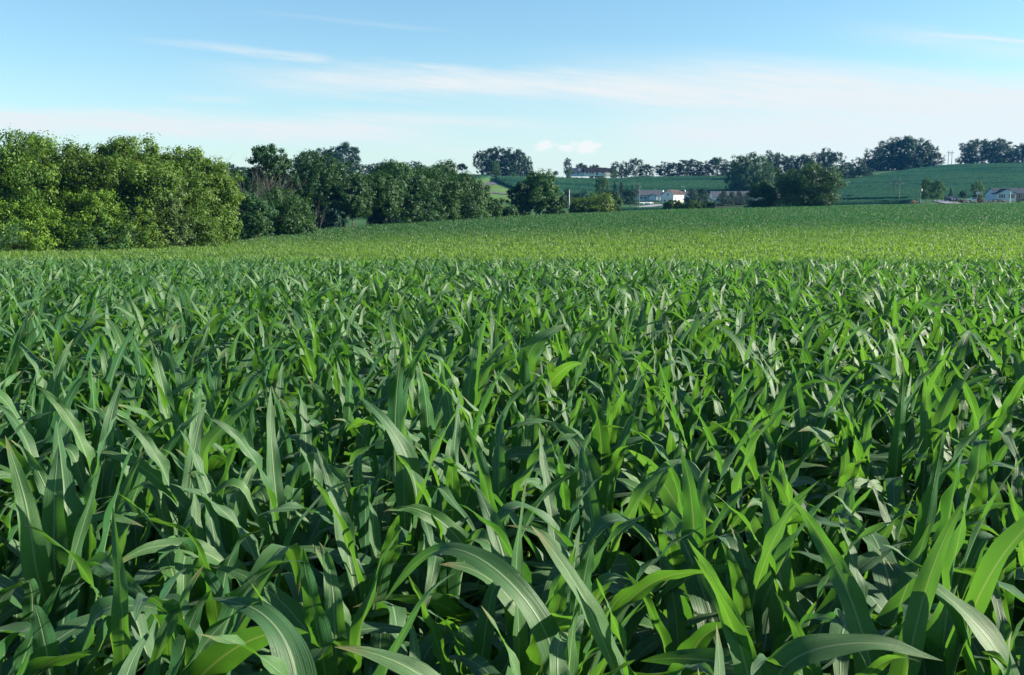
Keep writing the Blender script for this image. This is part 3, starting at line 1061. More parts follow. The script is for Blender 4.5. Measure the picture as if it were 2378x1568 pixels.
# shaded tree belt in the middle distance
gm = 'shaded trees along the field edge'
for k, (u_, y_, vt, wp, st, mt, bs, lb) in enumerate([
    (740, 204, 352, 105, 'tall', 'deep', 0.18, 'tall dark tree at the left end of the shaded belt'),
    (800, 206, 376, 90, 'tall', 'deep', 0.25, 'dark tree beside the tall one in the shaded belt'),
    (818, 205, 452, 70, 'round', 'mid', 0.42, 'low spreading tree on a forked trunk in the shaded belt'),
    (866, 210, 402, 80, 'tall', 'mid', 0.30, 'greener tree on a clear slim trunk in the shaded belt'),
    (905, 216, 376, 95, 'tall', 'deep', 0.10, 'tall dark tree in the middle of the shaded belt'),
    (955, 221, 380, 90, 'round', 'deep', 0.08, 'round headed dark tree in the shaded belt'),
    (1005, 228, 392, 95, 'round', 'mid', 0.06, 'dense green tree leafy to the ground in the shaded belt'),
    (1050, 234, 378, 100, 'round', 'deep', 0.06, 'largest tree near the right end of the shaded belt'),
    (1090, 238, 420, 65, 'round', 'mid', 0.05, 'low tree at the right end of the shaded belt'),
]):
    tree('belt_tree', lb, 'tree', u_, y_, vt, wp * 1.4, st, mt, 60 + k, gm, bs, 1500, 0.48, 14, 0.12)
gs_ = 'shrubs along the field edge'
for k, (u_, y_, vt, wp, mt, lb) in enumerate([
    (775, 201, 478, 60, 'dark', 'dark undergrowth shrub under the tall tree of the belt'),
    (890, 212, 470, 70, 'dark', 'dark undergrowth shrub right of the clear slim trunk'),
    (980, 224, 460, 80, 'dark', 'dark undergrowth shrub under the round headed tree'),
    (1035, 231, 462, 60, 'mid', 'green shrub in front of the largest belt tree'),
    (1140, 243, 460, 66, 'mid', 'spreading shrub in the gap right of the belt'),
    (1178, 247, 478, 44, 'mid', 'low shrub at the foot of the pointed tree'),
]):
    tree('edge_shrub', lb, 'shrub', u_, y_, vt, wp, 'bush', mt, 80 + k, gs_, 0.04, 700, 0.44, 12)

# trees on the far edge of the corn
tree('pointed_tree', 'tall pointed tree standing alone on the edge of the corn', 'tree', 1252, 258, 396, 100, 'tall', 'mid', 91, None, 0.06, 1500, 0.50, 14, 0.05)
tree('dark_tree', 'darker tree leaning on the left side of the pointed tree', 'tree', 1207, 256, 424, 62, 'tall', 'deep', 92, None, 0.06, 800, 0.50, 13, 0.1)
tree('dark_tree', 'low dark tree on the right side of the pointed tree', 'tree', 1290, 258, 452, 52, 'round', 'deep', 93, None, 0.05, 600, 0.48, 13)
tree('round_bush', 'yellow green round topped bush on the edge of the corn', 'bush', 1375, 266, 450, 100, 'bush', 'walnut', 94, None, 0.04, 1100, 0.46, 14)
tree('round_bush', 'green rounded bush joined to the yellow green bush', 'bush', 1422, 268, 458, 50, 'bush', 'mid', 95, None, 0.04, 600, 0.46, 14)
tree('round_bush', 'small rounded bush left of the yellow green bush', 'bush', 1342, 264, 470, 34, 'bush', 'mid', 96, None, 0.04, 400, 0.46, 14)
tree('spreading_tree', 'large round crowned tree standing alone at the right of the farm', 'tree', 1872, 292, 381, 156, 'round', 'deep', 97, None, 0.16, 2400, 0.50, 14, 0.15, limbs=12)
tree('spreading_tree', 'lower tree on the left flank of the large lone tree', 'tree', 1768, 292, 424, 64, 'round', 'deep', 98, None, 0.10, 1000, 0.52, 14, 0.15)
tree('hedge_shrub', 'low dark shrub under the right side of the large lone tree', 'shrub', 1900, 288, 460, 70, 'bush', 'deep', 99, None, 0.04, 500, 0.48, 12)
for k, (u_, vt, wp, mt, lb) in enumerate([(1562, 466, 46, 'mid', 'leafy shrub in front of the white barn'), (1600, 466, 60, 'mid', 'wider shrub right of the white barn on the corn edge'),
                                          (1640, 470, 40, 'mid', 'thin shrub at the right end of the barn shrubs')]):
    tree('hedge_shrub', lb, 'shrub', u_, 291, vt, wp, 'bush', mt, 110 + k, 'shrubs in front of the barn', 0.04, 450, 0.46, 12)

# ------------------------------------------------------------------ far trees (shared shapes)


def far(name, label, u, Y, vt, wp, style='round', mat='dark', sh=0, group=None, base=0.12, cat='tree', gap=0.15):
    return tree(name, label, cat, u, Y, vt, wp, style, mat, u * 0.37, group, base if base > 0.13 else 0.02, 900, 0.40, 12, gap, shared=sh)


ORD = ['first', 'second', 'third', 'fourth', 'fifth', 'sixth', 'seventh', 'eighth', 'ninth', 'tenth', 'eleventh', 'twelfth', 'thirteenth', 'fourteenth', 'fifteenth', 'sixteenth', 'seventeenth', 'eighteenth']


def row(name, where, group, specs, Y, style='round', mat='dark', base=0.1, gap=0.15):
    for k, s in enumerate(specs):
        u, vt, wp = s[:3]
        st = s[3] if len(s) > 3 else (style, 'tall', 'round', 'bush')[(k * 3 + len(specs)) % 4]
        wp = wp * 1.2
        far(name, ORD[k] + ' tree from the left ' + where, u, Y + (k * 37 % 11) - 5, vt, wp, st, mat, (k * 5 + len(specs)) % 6, group, base, 'tree', gap)


row('hill_tree', 'in the bluish wood rising behind the shaded belt', 'wood behind the shaded belt',
    [(700, 368, 42), (722, 352, 46), (752, 345, 46), (775, 342, 44), (802, 332, 58), (822, 352, 30)], 610, 'round', 'dark', 0.05, 0.05)
row('hill_tree', 'in the lower wood glimpsed behind the leafless trees', 'wood behind the leafless trees',
    [(528, 378, 40), (560, 388, 44), (600, 398, 50), (650, 392, 50), (686, 402, 44), (684, 425, 34)], 480, 'round', 'dark', 0.05, 0.05)
row('ridge_tree', 'in the skyline row above the shaded belt', 'skyline row above the shaded belt',
    [(848, 382, 26), (868, 380, 24), (890, 377, 26), (910, 379, 24), (934, 378, 26), (960, 374, 30), (985, 384, 22), (1030, 377, 44)], 640, 'tall', 'dark', 0.1, 0.2)
far('small_tree', 'small airy tree alone on the skyline right of the belt', 1074, 640, 380, 24, 'round', 'dark', 2, None, 0.4, 'tree', 0.4)
far('small_tree', 'low dark tree on the slope left of the bending road', 1083, 560, 404, 26, 'tall', 'dark', 1)
far('small_tree', 'grey green tree on the slope behind the low dark one', 1066, 575, 408, 30, 'round', 'dark', 3)
row('hilltop_tree', 'in the rounded clump on the middle hilltop', 'clump on the middle hilltop',
    [(1118, 350, 34, 'tall'), (1140, 345, 40), (1160, 342, 44), (1184, 344, 44), (1206, 348, 40), (1222, 362, 28)], 655, 'round', 'dark', 0.12, 0.35)
far('small_tree', 'small rounded tree in front of the middle hilltop clump', 1152, 628, 374, 24, 'tall', 'mid', 4)
far('small_tree', 'low round tree at the right foot of the hilltop clump', 1190, 632, 400, 20, 'round', 'mid', 5)
far('small_tree', 'little round tree on a clear trunk left of the hilltop house', 1290, 646, 397, 13, 'round', 'dark', 1, None, 0.35)
far('small_tree', 'tall narrow tree behind the left end of the hilltop house', 1318, 668, 367, 20, 'tall', 'dark', 2, None, 0.2)
far('small_tree', 'low bushy tree before the left end of the hilltop house', 1320, 636, 392, 15, 'round', 'mid', 3)
far('small_tree', 'spreading tree behind the middle of the hilltop house', 1350, 672, 379, 26, 'round', 'dark', 4, None, 0.25)
far('small_tree', 'low tree behind the right end of the hilltop house', 1382, 672, 383, 32, 'round', 'dark', 0, None, 0.1)
far('small_tree', 'low tree in front of the right gable of the hilltop house', 1424, 640, 392, 16, 'round', 'mid', 1)
far('pale_tree', 'pale feathery tree in the crop below the hilltop house', 1399, 520, 409, 33, 'round', 'mid', 2, None, 0.15)
row('ridge_tree', 'in the skyline row right of the hilltop house', 'skyline row right of the hilltop house',
    [(1432, 376, 26), (1450, 374, 22, 'tall'), (1476, 368, 30, 'tall'), (1500, 382, 30), (1540, 376, 34, 'tall'), (1565, 378, 32), (1585, 372, 30), (1608, 370, 32), (1635, 374, 32), (1664, 366, 44), (1690, 374, 34)],
    668, 'round', 'dark', 0.06, 0.3)
row('slope_tree', 'in the large clump jutting down the slope', 'clump jutting down the slope',
    [(1716, 362, 46), (1742, 356, 56), (1768, 362, 46), (1724, 390, 44), (1764, 388, 44)], 560, 'round', 'deep', 0.05, 0.1)
row('ridge_tree', 'in the skyline wood behind the large lone tree', 'skyline wood behind the large lone tree',
    [(1788, 350, 34), (1808, 356, 34), (1832, 362, 40), (1860, 360, 40), (1886, 356, 40), (1914, 345, 36, 'tall'), (1936, 354, 40), (1962, 378, 40), (1988, 366, 32), (1948, 392, 36), (2002, 384, 34)],
    625, 'round', 'dark', 0.06, 0.15)
row('hilltop_tree', 'in the tall wood on the right hilltop', 'tall wood on the right hilltop',
    [(2025, 340, 44), (2050, 328, 48), (2078, 320, 50), (2104, 317, 50), (2130, 322, 50), (2152, 338, 40), (2166, 356, 34), (2034, 366, 44), (2070, 358, 50), (2100, 362, 46), (2120, 372, 36)], 690, 'round', 'dark', 0.05, 0.1)
row('hilltop_tree', 'in the wood at the right edge of the skyline', 'wood at the right edge of the skyline',
    [(2240, 332, 38), (2264, 324, 46), (2292, 334, 40), (2316, 322, 48), (2344, 338, 40), (2368, 334, 44), (2400, 326, 46)], 735, 'round', 'dark', 0.06, 0.12)
far('small_shrub', 'dark shrub pair, the larger left one in the right hand crop', 1972, 470, 452, 16, 'bush', 'dark', 1, None, 0.05, 'shrub')
far('small_shrub', 'smaller right one of the dark shrub pair in the right hand crop', 1989, 470, 455, 11, 'bush', 'dark', 2, None, 0.05, 'shrub')
# farm trees
far('yard_tree', 'round dark tree left of the twin poles in the farmyard', 1464, 440, 438, 40, 'round', 'dark', 3, None, 0.18)
far('yard_tree', 'pair of dark conifers behind the farm, the left one', 1427, 490, 422, 20, 'pine', 'pine', 1, None, 0.08)
far('yard_tree', 'pair of dark conifers behind the farm, the larger right one', 1443, 490, 424, 24, 'pine', 'pine', 2, None, 0.08)
far('yard_tree', 'small conifer tip left of the grey shed roof', 1468, 495, 430, 12, 'pine', 'pine', 3, None, 0.08)
far('yard_shrub', 'wide dark shrub below the pair of conifers', 1417, 430, 440, 48, 'bush', 'dark', 4, None, 0.05, 'shrub')
far('yard_shrub', 'wide dark shrub right of the white post', 1346, 430, 443, 46, 'bush', 'dark', 5, None, 0.05, 'shrub')
far('yard_shrub', 'small greyish shrub right of the pointed tree', 1316, 420, 438, 22, 'bush', 'dark', 0, None, 0.05, 'shrub')
for k, (u_, vt, wp) in enumerate([(1607, 439, 50), (1632, 438, 54), (1680, 444, 44), (1699, 446, 38), (1716, 445, 40), (1737, 447, 44)]):
    far('evergreen_tree', ORD[k] + ' evergreen from the left in the farm windbreak row', u_, 440 + k * 2, vt, wp, 'pine', 'pine', k % 3, 'evergreens of the farm windbreak', 0.14)
# house yard trees on the right
far('yard_tree', 'left one of the round yard trees by the utility pole', 2151, 408, 414, 30, 'round', 'mid', 1, 'yard trees by the utility pole', 0.18)
far('yard_tree', 'right one of the round yard trees by the utility pole', 2176, 402, 419, 34, 'round', 'mid', 2, 'yard trees by the utility pole', 0.18)
far('yard_tree', 'dark conifer behind the parked van', 2207, 432, 438, 14, 'pine', 'pine', 0, None, 0.08)
far('yard_tree', 'small round tree right of the parked cars', 2236, 424, 443, 17, 'round', 'dark', 4, None, 0.25)
far('yard_tree', 'round yard tree left of the ranch house', 2268, 428, 420, 27, 'round', 'mid', 5, None, 0.15)
far('yard_tree', 'dark tree behind the roof of the ranch house', 2366, 450, 434, 20, 'round', 'dark', 0, None, 0.1)
far('garden_shrub', 'dark red shrub in front of the stone bed', 2277, 398, 457, 15, 'bush', 'rust', 1, None, 0.05, 'shrub')
far('garden_shrub', 'round green shrub at the right edge of the lawn', 2366, 396, 465, 11, 'bush', 'mid', 2, None, 0.05, 'shrub')
far('garden_shrub', 'straw coloured round grass clump beside the white mailbox', 2121, 398, 464, 12, 'bush', 'tan', 3, None, 0.05, 'ornamental grass')
far('garden_shrub', 'low planting in the left part of the stone bed', 2232, 403, 463, 22, 'bush', 'rust', 4, None, 0.05, 'shrub')
far('garden_shrub', 'low planting in the right part of the stone bed', 2315, 404, 463, 24, 'bush', 'dark', 5, None, 0.05, 'shrub')


# ------------------------------------------------------------------ crops and roads on the hill
def zone(name, u0, u1, Y0, Y1, off, mat, label, cat, kind, nu=50, ny=50, lo=None, hi=None):
    us = np.linspace(u0, u1, nu)
    ts = np.linspace(0, 1, ny)
    U, T_ = np.meshgrid(us, ts)
    lo_ = np.interp(us, *zip(*lo))[None, :] if lo else Y0
    hi_ = np.interp(us, *zip(*hi))[None, :] if hi else Y1
    Yv = lo_ + (hi_ - lo_) * T_
    xx = X(U, Yv)
    g1 = np.random.default_rng(5)
    zz = H(xx, Yv)
    top = np.stack([xx, Yv, zz + off + g1.normal(0, off * 0.10, zz.shape)], -1).reshape(-1, 3)
    bot = np.stack([xx, Yv, zz - 0.4], -1).reshape(-1, 3)
    i = np.arange((ny - 1) * nu).reshape(ny - 1, nu)[:, :-1].ravel()
    f = np.stack([i, i + 1, i + nu + 1, i + nu], -1)
    n = nu * ny
    fr = np.arange(nu - 1)
    sk = [np.stack([fr + 1, fr, fr + n, fr + 1 + n], -1)]
    bk = (ny - 1) * nu + fr
    sk.append(np.stack([bk, bk + 1, bk + 1 + n, bk + n], -1))
    le = np.arange(ny - 1) * nu
    sk.append(np.stack([le, le + nu, le + nu + n, le + n], -1))
    ri = le + nu - 1
    sk.append(np.stack([ri + nu, ri, ri + n, ri + nu + n], -1))
    o = link(name, mesh_from(name, np.concatenate([top, bot]), [np.concatenate([f] + sk)], mats=[mat]))
    tag(o, label, cat, None, kind)
    return o


zone('hill_crop', 1150, 1740, 0, 0, 1.5, M['crop'], 'blue green crop on the slope below the hilltop house', 'crop', 'stuff', 110, 80,
     [(1150, 590), (1195, 545), (1260, 500), (1330, 520), (1540, 545), (1740, 545)], [(1150, 620), (1250, 634), (1290, 628), (1440, 628), (1480, 646), (1740, 650)])
zone('hill_crop', 1850, 2700, 0, 0, 1.5, M['crop'], 'blue green crop covering the right hand hillside', 'crop', 'stuff', 130, 90,
     [(1850, 455), (1950, 455), (2110, 448), (2200, 455), (2700, 470)], [(1850, 600), (1980, 600), (2060, 640), (2150, 680), (2200, 705), (2700, 716)])
zone('hill_crop', 1745, 2135, 0, 0, 1.3, M['crop'], 'lower strip of crop in front of the right hand hillside', 'crop', 'stuff', 70, 14,
     [(1745, 405), (2135, 405)], [(1745, 436), (2135, 430)])
zone('hill_crop', 1040, 1140, 0, 0, 1.3, M['crop'], 'crop on the slope left of the bending road', 'crop', 'stuff', 24, 24,
     [(1040, 560), (1140, 622)], [(1040, 640), (1140, 640)])
zone('hill_crop', 1440, 1545, 0, 0, 1.0, M['crop'], 'strip of dark crop below the farm driveway', 'crop', 'stuff', 24, 10,
     [(1440, 385), (1545, 385)], [(1440, 412), (1545, 412)])
zone('bare_soil', 1640, 1745, 424, 434, 0.15, M['dirt'], 'brown bare strip under the farm windbreak', None, 'structure', 24, 8)
zone('grass_verge', 1040, 1330, 0, 0, 0.12, simple_mat('mown_grass', (0.09, 0.165, 0.05), 0.95, 0.1, var=0.25, scale=0.05), 'mown verge beside the bending road', None, 'structure', 40, 30,
     [(1040, 470), (1330, 440)], [(1040, 550), (1110, 625), (1180, 588), (1200, 535), (1260, 490), (1330, 500)])


def strip(name, pts, width, mat, label, off=0.2):
    """pts: (u, Y) centre line"""
    P = np.array([(X(u, Y), Y) for u, Y in pts])
    t = np.linspace(0, len(P) - 1, 60)
    k = np.arange(len(P))
    xs, ys = np.interp(t, k, P[:, 0]), np.interp(t, k, P[:, 1])
    for _ in range(3):
        xs[1:-1] = (xs[:-2] + xs[1:-1] + xs[2:]) / 3
        ys[1:-1] = (ys[:-2] + ys[1:-1] + ys[2:]) / 3
    dx, dy = np.gradient(xs), np.gradient(ys)
    ln = np.hypot(dx, dy) + 1e-9
    nx, ny = -dy / ln, dx / ln
    V = []
    for s in (-1, 0, 1):
        x, y = xs + nx * s * width / 2, ys + ny * s * width / 2
        V.append(np.stack([x, y, H(x, y) + off], -1))
    n = len(xs)
    V = np.concatenate(V)
    i = np.arange(n - 1)
    f = np.concatenate([np.stack([i + n, i, i + 1, i + 1 + n], -1), np.stack([i + 2 * n, i + n, i + 1 + n, i + 1 + 2 * n], -1)])
    o = link(name, mesh_from(name, V, [f], mats=[mat]))
    o['kind'] = 'structure'
    o['label'] = label
    return o


strip('road', [(u, solveY(u, v, 420, 640)) for u, v in ((1200, 419), (1175, 422.5), (1148, 426), (1122, 431), (1112, 437), (1120, 443), (1137, 447.5), (1162, 451), (1200, 454))], 6.5, M['asphalt'], 'grey road bending down the hill', 0.35)
strip('driveway', [(1462, 428), (1490, 440), (1515, 458), (1540, 478)], 7, M['gravel'], 'pale farm driveway leading to the barn', 0.25)
strip('driveway', [(2216, 392), (2205, 402), (2190, 416), (2184, 428), (2210, 434)], 6, M['gravel'], 'pale driveway leading up to the ranch house', 0.25)


# ------------------------------------------------------------------ buildings
def gable_prof(w, hw, hr, t=0.0):
    return [(-w / 2, 0), (w / 2, 0), (w / 2, hw), (0, hr), (-w / 2, hw)]


def walls_gable(parent, mat, L_, W_, hw, hr, name='wall'):
    """ridge along local x; length L_, depth W_"""
    return MB().prism([(-W_ / 2, -0.5), (W_ / 2, -0.5), (W_ / 2, hw), (0, hr), (-W_ / 2, hw)], 'x', -L_ / 2, L_ / 2).build(name, mat, parent)


def roof_gable(parent, mat, L_, W_, hw, hr, over=0.4, t=0.18, name='roof', ribs=0, loc=None):
    sl = (hr - hw) / (W_ / 2)
    y1, z1 = W_ / 2 + over, hw - over * sl
    mb = MB()
    g_ = 0.02
    mb.prism([(-y1, z1 + g_), (0, hr + g_), (y1, z1 + g_), (y1, z1 + t), (0, hr + t + 0.02), (-y1, z1 + t)], 'x', -L_ / 2 - over, L_ / 2 + over)
    for k in range(ribs):
        x = -L_ / 2 + L_ * (k + 0.5) / ribs
        mb.prism([(-y1, z1 + t), (0, hr + t + 0.02), (y1, z1 + t), (y1, z1 + t + 0.06), (0, hr + t + 0.08), (-y1, z1 + t + 0.06)], 'x', x - 0.05, x + 0.05)
    return mb.build(name, mat, parent, loc=loc)


def window(parent, x, y, z, w, h, face='y', shutters=False):
    """face 'y': on a wall that looks to -y; 'x': on a wall that looks to +x; 'w': looks to -x"""
    def bx(mb, a0, a1, d0, d1, z0, z1):
        if face == 'y':
            mb.box(x + a0, x + a1, y - d1, y - d0, z + z0, z + z1)
        elif face == 'x':
            mb.box(x + d0, x + d1, y + a0, y + a1, z + z0, z + z1)
        else:
            mb.box(x - d1, x - d0, y + a0, y + a1, z + z0, z + z1)
        return mb
    mb = MB()
    t = 0.09
    bx(mb, -w / 2 - t, w / 2 + t, 0.0, 0.06, h, h + t)
    bx(mb, -w / 2 - t, w / 2 + t, 0.0, 0.08, -t, 0)
    bx(mb, -w / 2 - t, -w / 2, 0.0, 0.06, 0, h)
    bx(mb, w / 2, w / 2 + t, 0.0, 0.06, 0, h)
    bx(mb, -0.03, 0.03, 0.0, 0.05, 0, h)
    o = mb.build('window', M['whitepost'], parent)
    bx(MB(), -w / 2, w / 2, 0.003, 0.03, 0, h).build('pane', M['glass'], o)
    if shutters:
        for s in (-1, 1):
            c = s * (w / 2 + t + 0.24)
            bx(MB(), c - 0.2, c + 0.2, 0.0, 0.05, -0.05, h + 0.05).build('shutter', M['shutter'], o)
    return o


def door(parent, x, y, z, w, h, face='y', mat='shutter'):
    mb = MB()
    if face == 'y':
        mb.box(x - w / 2, x + w / 2, y - 0.07, y - 0.003, z, z + h)
    else:
        mb.box(x + 0.003, x + 0.07, y - w / 2, y + w / 2, z, z + h)
    return mb.build('door', M[mat], parent)


# hilltop ranch house (Y 650): two joined wings, ridge along x
x, y, z = G(1362, 652)
hh = thing('hilltop_house', 'long white ranch house with blue grey and maroon roofs on the skyline', 'house', (x, y, z + 1.7), math.radians(-6))
walls_gable(hh, M['bluewhite'], 14.0, 9, 2.5, 5.7).location = (-9.0, 0, 0)
r1 = roof_gable(hh, M['slate'], 14.0, 9, 2.5, 5.7)
r1.location = (-9.0, 0, 0)
hh.scale = (0.82, 0.9, 0.82)
w2 = walls_gable(hh, M['white'], 17.0, 10, 2.6, 5.9)
w2.location = (6.55, -0.5, 0)
r2 = roof_gable(hh, M['maroon'], 16.8, 10, 2.6, 5.9)
r2.location = (6.9, -0.5, 0)
w3 = walls_gable(hh, M['cream'], 7, 8, 2.6, 5.6)
w3.location = (18.6, 3, 0)
r3 = roof_gable(hh, M['maroon'], 7, 8, 2.6, 5.6)
r3.location = (19.05, 3, 0)
MB().box(-5, -4.2, 1.0, 1.8, 4.0, 6.6).build('chimney', M['brick'], r1)
for wx in (-14, -10.5, -6.5):
    window(hh, wx, -4.5, 0.9, 1.6, 1.3)
for wx in (0.5, 3.0, 5.0, 12.5):
    window(hh, wx, -5.5, 1.2, 1.4, 1.2)
door(hh, 8.2, -5.5, 0.1, 1.2, 2.2, 'y', 'maroon')
window(hh, 15.05, -1.5, 1.1, 1.4, 1.2, 'x')
MB().tube([(-11, -2, 4.15), (-11, -2.3, 4.7)], 0.05).build('dish_arm', M['metalgrey'], hh)
MB().lathe([(0.1, 0), (0.5, 0.12), (0.75, 0.3), (0.72, 0.3)], 14).build('satellite_dish', M['whitepost'], hh, loc=(-5.8, -2.6, 4.4)).rotation_euler = (math.radians(70), 0, 0)

# white bank barn
x, y, z = G(1563, 486)
Yb = 486
bn = thing('white_barn', 'white barn with rusty metal roof in the middle distance', 'barn', (x, y, z - 0.1), math.radians(43))
# gable end looks along local -x, long side along local -y
walls_gable(bn, M['white'], 8.2, 7.0, 4.7, 6.7)
roof_gable(bn, M['rustroof'], 8.2, 7.0, 4.7, 6.7, 0.35, 0.15, ribs=12)
MB().box(-4.2, 4.2, -3.6, 3.6, -0.8, 0.55).build('stone_base', M['stone'], bn)
door(bn, 1.0, -3.5, 0.6, 3.0, 3.0, 'y', 'white')
window(bn, -4.1, 0.0, 4.2, 0.9, 0.9, 'w')
window(bn, -2.6, -3.5, 2.2, 0.8, 0.9)
# grain bin
x, y, z = G(1539, 505)
sb = thing('grain_bin', 'galvanised grain bin with cone top left of the barn', 'grain bin', (x, y, z))
MB().lathe([(0.85, -0.4), (0.85, 4.6)], 20).build('bin_wall', M['galv'], sb, True)
MB().lathe([(0.92, 4.6), (0.2, 5.6), (0.2, 5.9), (0.02, 6.0)], 20).build('cone_roof', M['galv'], sb, True)
for a in range(0, 12):
    pass
for k in range(5):
    MB().lathe([(0.87, 0.3 + k * 0.95), (0.88, 0.34 + k * 0.95), (0.87, 0.38 + k * 0.95)], 20).build('bin_hoop', M['galv'], sb)
# long grey roofed shed with gabled porch
x, y, z = G(1511, 515)
sh_ = thing('farm_shed', 'long low shed with grey roof and pale blue gables beside the barn', 'shed', (x, y, z + 0.2))
walls_gable(sh_, M['bluewhite'], 13.0, 9, 2.6, 5.0)
roof_gable(sh_, M['greyroof'], 13.0, 9, 2.6, 5.0, ribs=10)
pg = MB().prism([(-1.7, 0), (1.7, 0), (1.7, 2.2), (0, 3.1), (-1.7, 2.2)], 'y', -7.2, -4.52).build('gable_porch', M['bluewhite'], sh_)
MB().prism([(-2.0, 2.06), (0, 3.13), (2.0, 2.06), (2.0, 2.2), (0, 3.28), (-2.0, 2.2)], 'y', -7.5, -4.0).build('porch_roof', M['slate'], sh_)
MB().box(2.0, 4.0, -6.0, -4.52, 0, 2.1).build('lean_to', M['white'], sh_)
window(sh_, -3.5, -4.5, 0.9, 1.1, 1.0)
window(sh_, -5.3, -4.5, 0.9, 1.1, 1.0)
door(sh_, 5.2, -4.5, 0.05, 1.1, 2.0, 'y', 'white')
# propane tanks
for k, (u_, l_, lb) in enumerate([(1490, 2.6, 'shorter white gas tank on the farm lawn, the left one'), (1504, 3.4, 'long white gas tank in the middle of the farm lawn'), (1513, 1.6, 'small white gas tank nearest the driveway')]):
    x, y, z = G(u_, 470 + k * 2)
    tk = thing('gas_tank', lb, 'tank', (x, y, z), 0, 'white gas tanks on the farm lawn')
    mb = MB()
    pts, rad = [], []
    for t_ in np.linspace(-1, 1, 13):
        pts.append((t_ * l_ / 2, 0, 0.85))
        e = max(0, abs(t_) * l_ / 2 - (l_ / 2 - 0.45)) / 0.45
        rad.append(0.5 * math.sqrt(max(0.02, 1 - e * e)))
    mb.tube(pts, rad, 14).build('tank_shell', M['white'], tk, True)
    for s in (-1, 1):
        MB().box(s * l_ * 0.28 - 0.1, s * l_ * 0.28 + 0.1, -0.35, 0.35, -0.2, 0.5).build('saddle', M['metalgrey'], tk)
# long poultry house behind the evergreens
x, y, z = G(1728, 500)
ph_ = thing('poultry_house', 'long low barn with grey roof half hidden behind the windbreak', 'barn', (x, y, z - 0.8))
walls_gable(ph_, M['white'], 33, 11, 2.6, 5.2)
roof_gable(ph_, M['greyroof'], 33, 11, 2.6, 5.2, ribs=22)
for wx in (-14, -10, -6, -2, 2, 6, 10, 14):
    window(ph_, wx, -5.5, 1.1, 1.4, 0.9)
x, y, z = G(1592, 508)
s2 = thing('small_shed', 'small pale shed showing right of the white barn', 'shed', (x, y, z))
walls_gable(s2, M['bluewhite'], 4.5, 4.0, 3.6, 5.0)
roof_gable(s2, M['greyroof'], 4.5, 4.0, 3.6, 5.0)
door(s2, 0.6, -2.0, 0.05, 1.2, 2.1, 'y', 'slate')

# ranch house at the right edge
x, y, z = G(2366, 416)
rh = thing('ranch_house', 'ranch house with slate roof, pale gables and brick wings at the right edge', 'house', (x, y, z + 0.3), math.radians(3))
LW = 24.0
wm = walls_gable(rh, M['bluewhite'], LW, 9, 2.5, 4.6)
rm = roof_gable(rh, M['slate'], LW, 9, 2.5, 4.6, 0.3)


def front_gable(cx, w, depth, hw, hr, mat, y0=-4.5):
    a = MB().prism([(cx - w / 2, -0.5), (cx + w / 2, -0.5), (cx + w / 2, hw), (cx, hr), (cx - w / 2, hw)], 'y', y0 - depth, y0 - 0.02).build('gable_wall', mat, rh)
    sl = (hr - hw) / (w / 2)
    o_ = 0.3
    MB().prism([(cx - w / 2 - o_, hw - o_ * sl + 0.02), (cx, hr + 0.02), (cx + w / 2 + o_, hw - o_ * sl + 0.02), (cx + w / 2 + o_, hw - o_ * sl + 0.16), (cx, hr + 0.18), (cx - w / 2 - o_, hw - o_ * sl + 0.16)], 'y', y0 - depth - 0.3, y0 + 3.2).build('gable_roof', M['slate'], rh)
    return a


front_gable(-8.6, 7.6, 1.6, 2.5, 4.3, M['bluewhite'])
front_gable(5.6, 8.4, 1.2, 2.5, 4.45, M['bluewhite'])
front_gable(7.2, 4.4, 2.2, 2.4, 3.7, M['brick'])
MB().box(10.3, 15.5, -6.6, -4.52, -0.5, 2.5).build('end_wing', M['cream'], rh)
MB().prism([(-7.0, 2.36), (-4.2, 3.5), (-4.2, 3.66), (-7.0, 2.52)], 'x', 10.0, 15.8).build('wing_roof', M['slate'], rh)
MB().box(-4.75, 1.35, -4.56, -4.503, -0.5, 2.45).build('brick_front', M['brick'], rh)
for wx, yy in ((-10.6, -6.1), (-6.6, -6.1), (-1.4, -4.56), (3.2, -5.7), (7.2, -6.7)):
    window(rh, wx, yy, 0.7, 1.2, 1.5, 'y', True)
window(rh, 12.4, -6.6, 0.8, 0.9, 1.3, 'y', True)
door(rh, 0.6, -4.56, 0.1, 1.0, 2.1)
# stone bed
mb = MB()
gst = np.random.default_rng(3)
x0, y0, z0 = G(2277, 402)
for k in range(70):
    sx = gst.uniform(-11.5, 11.5)
    sy = gst.uniform(-0.9, 0.9)
    r_ = gst.uniform(0.25, 0.6)
    zz = float(H(x0 + sx, y0 + sy)) - z0
    prof = [(r_ * 0.7, -0.3), (r_, 0.1), (r_ * 0.8, 0.35 * r_ + 0.15), (r_ * 0.25, 0.5 * r_ + 0.2)]
    mb.lathe(prof, 7, (sx, sy, zz + gst.uniform(0, 0.4)))
sbd = thing('stone_bed', 'low stone retaining bed across the lawn before the ranch house', 'garden wall', (x0, y0, z0))
mb.build('stones', M['stone'], sbd)


# ------------------------------------------------------------------ poles and fittings
def pole_mb(x, h, r=0.14):
    return MB().tube([(x, 0, -0.8), (x, 0, h * 0.5), (x, 0, h)], [r * 1.2, r, r * 0.75], 8)


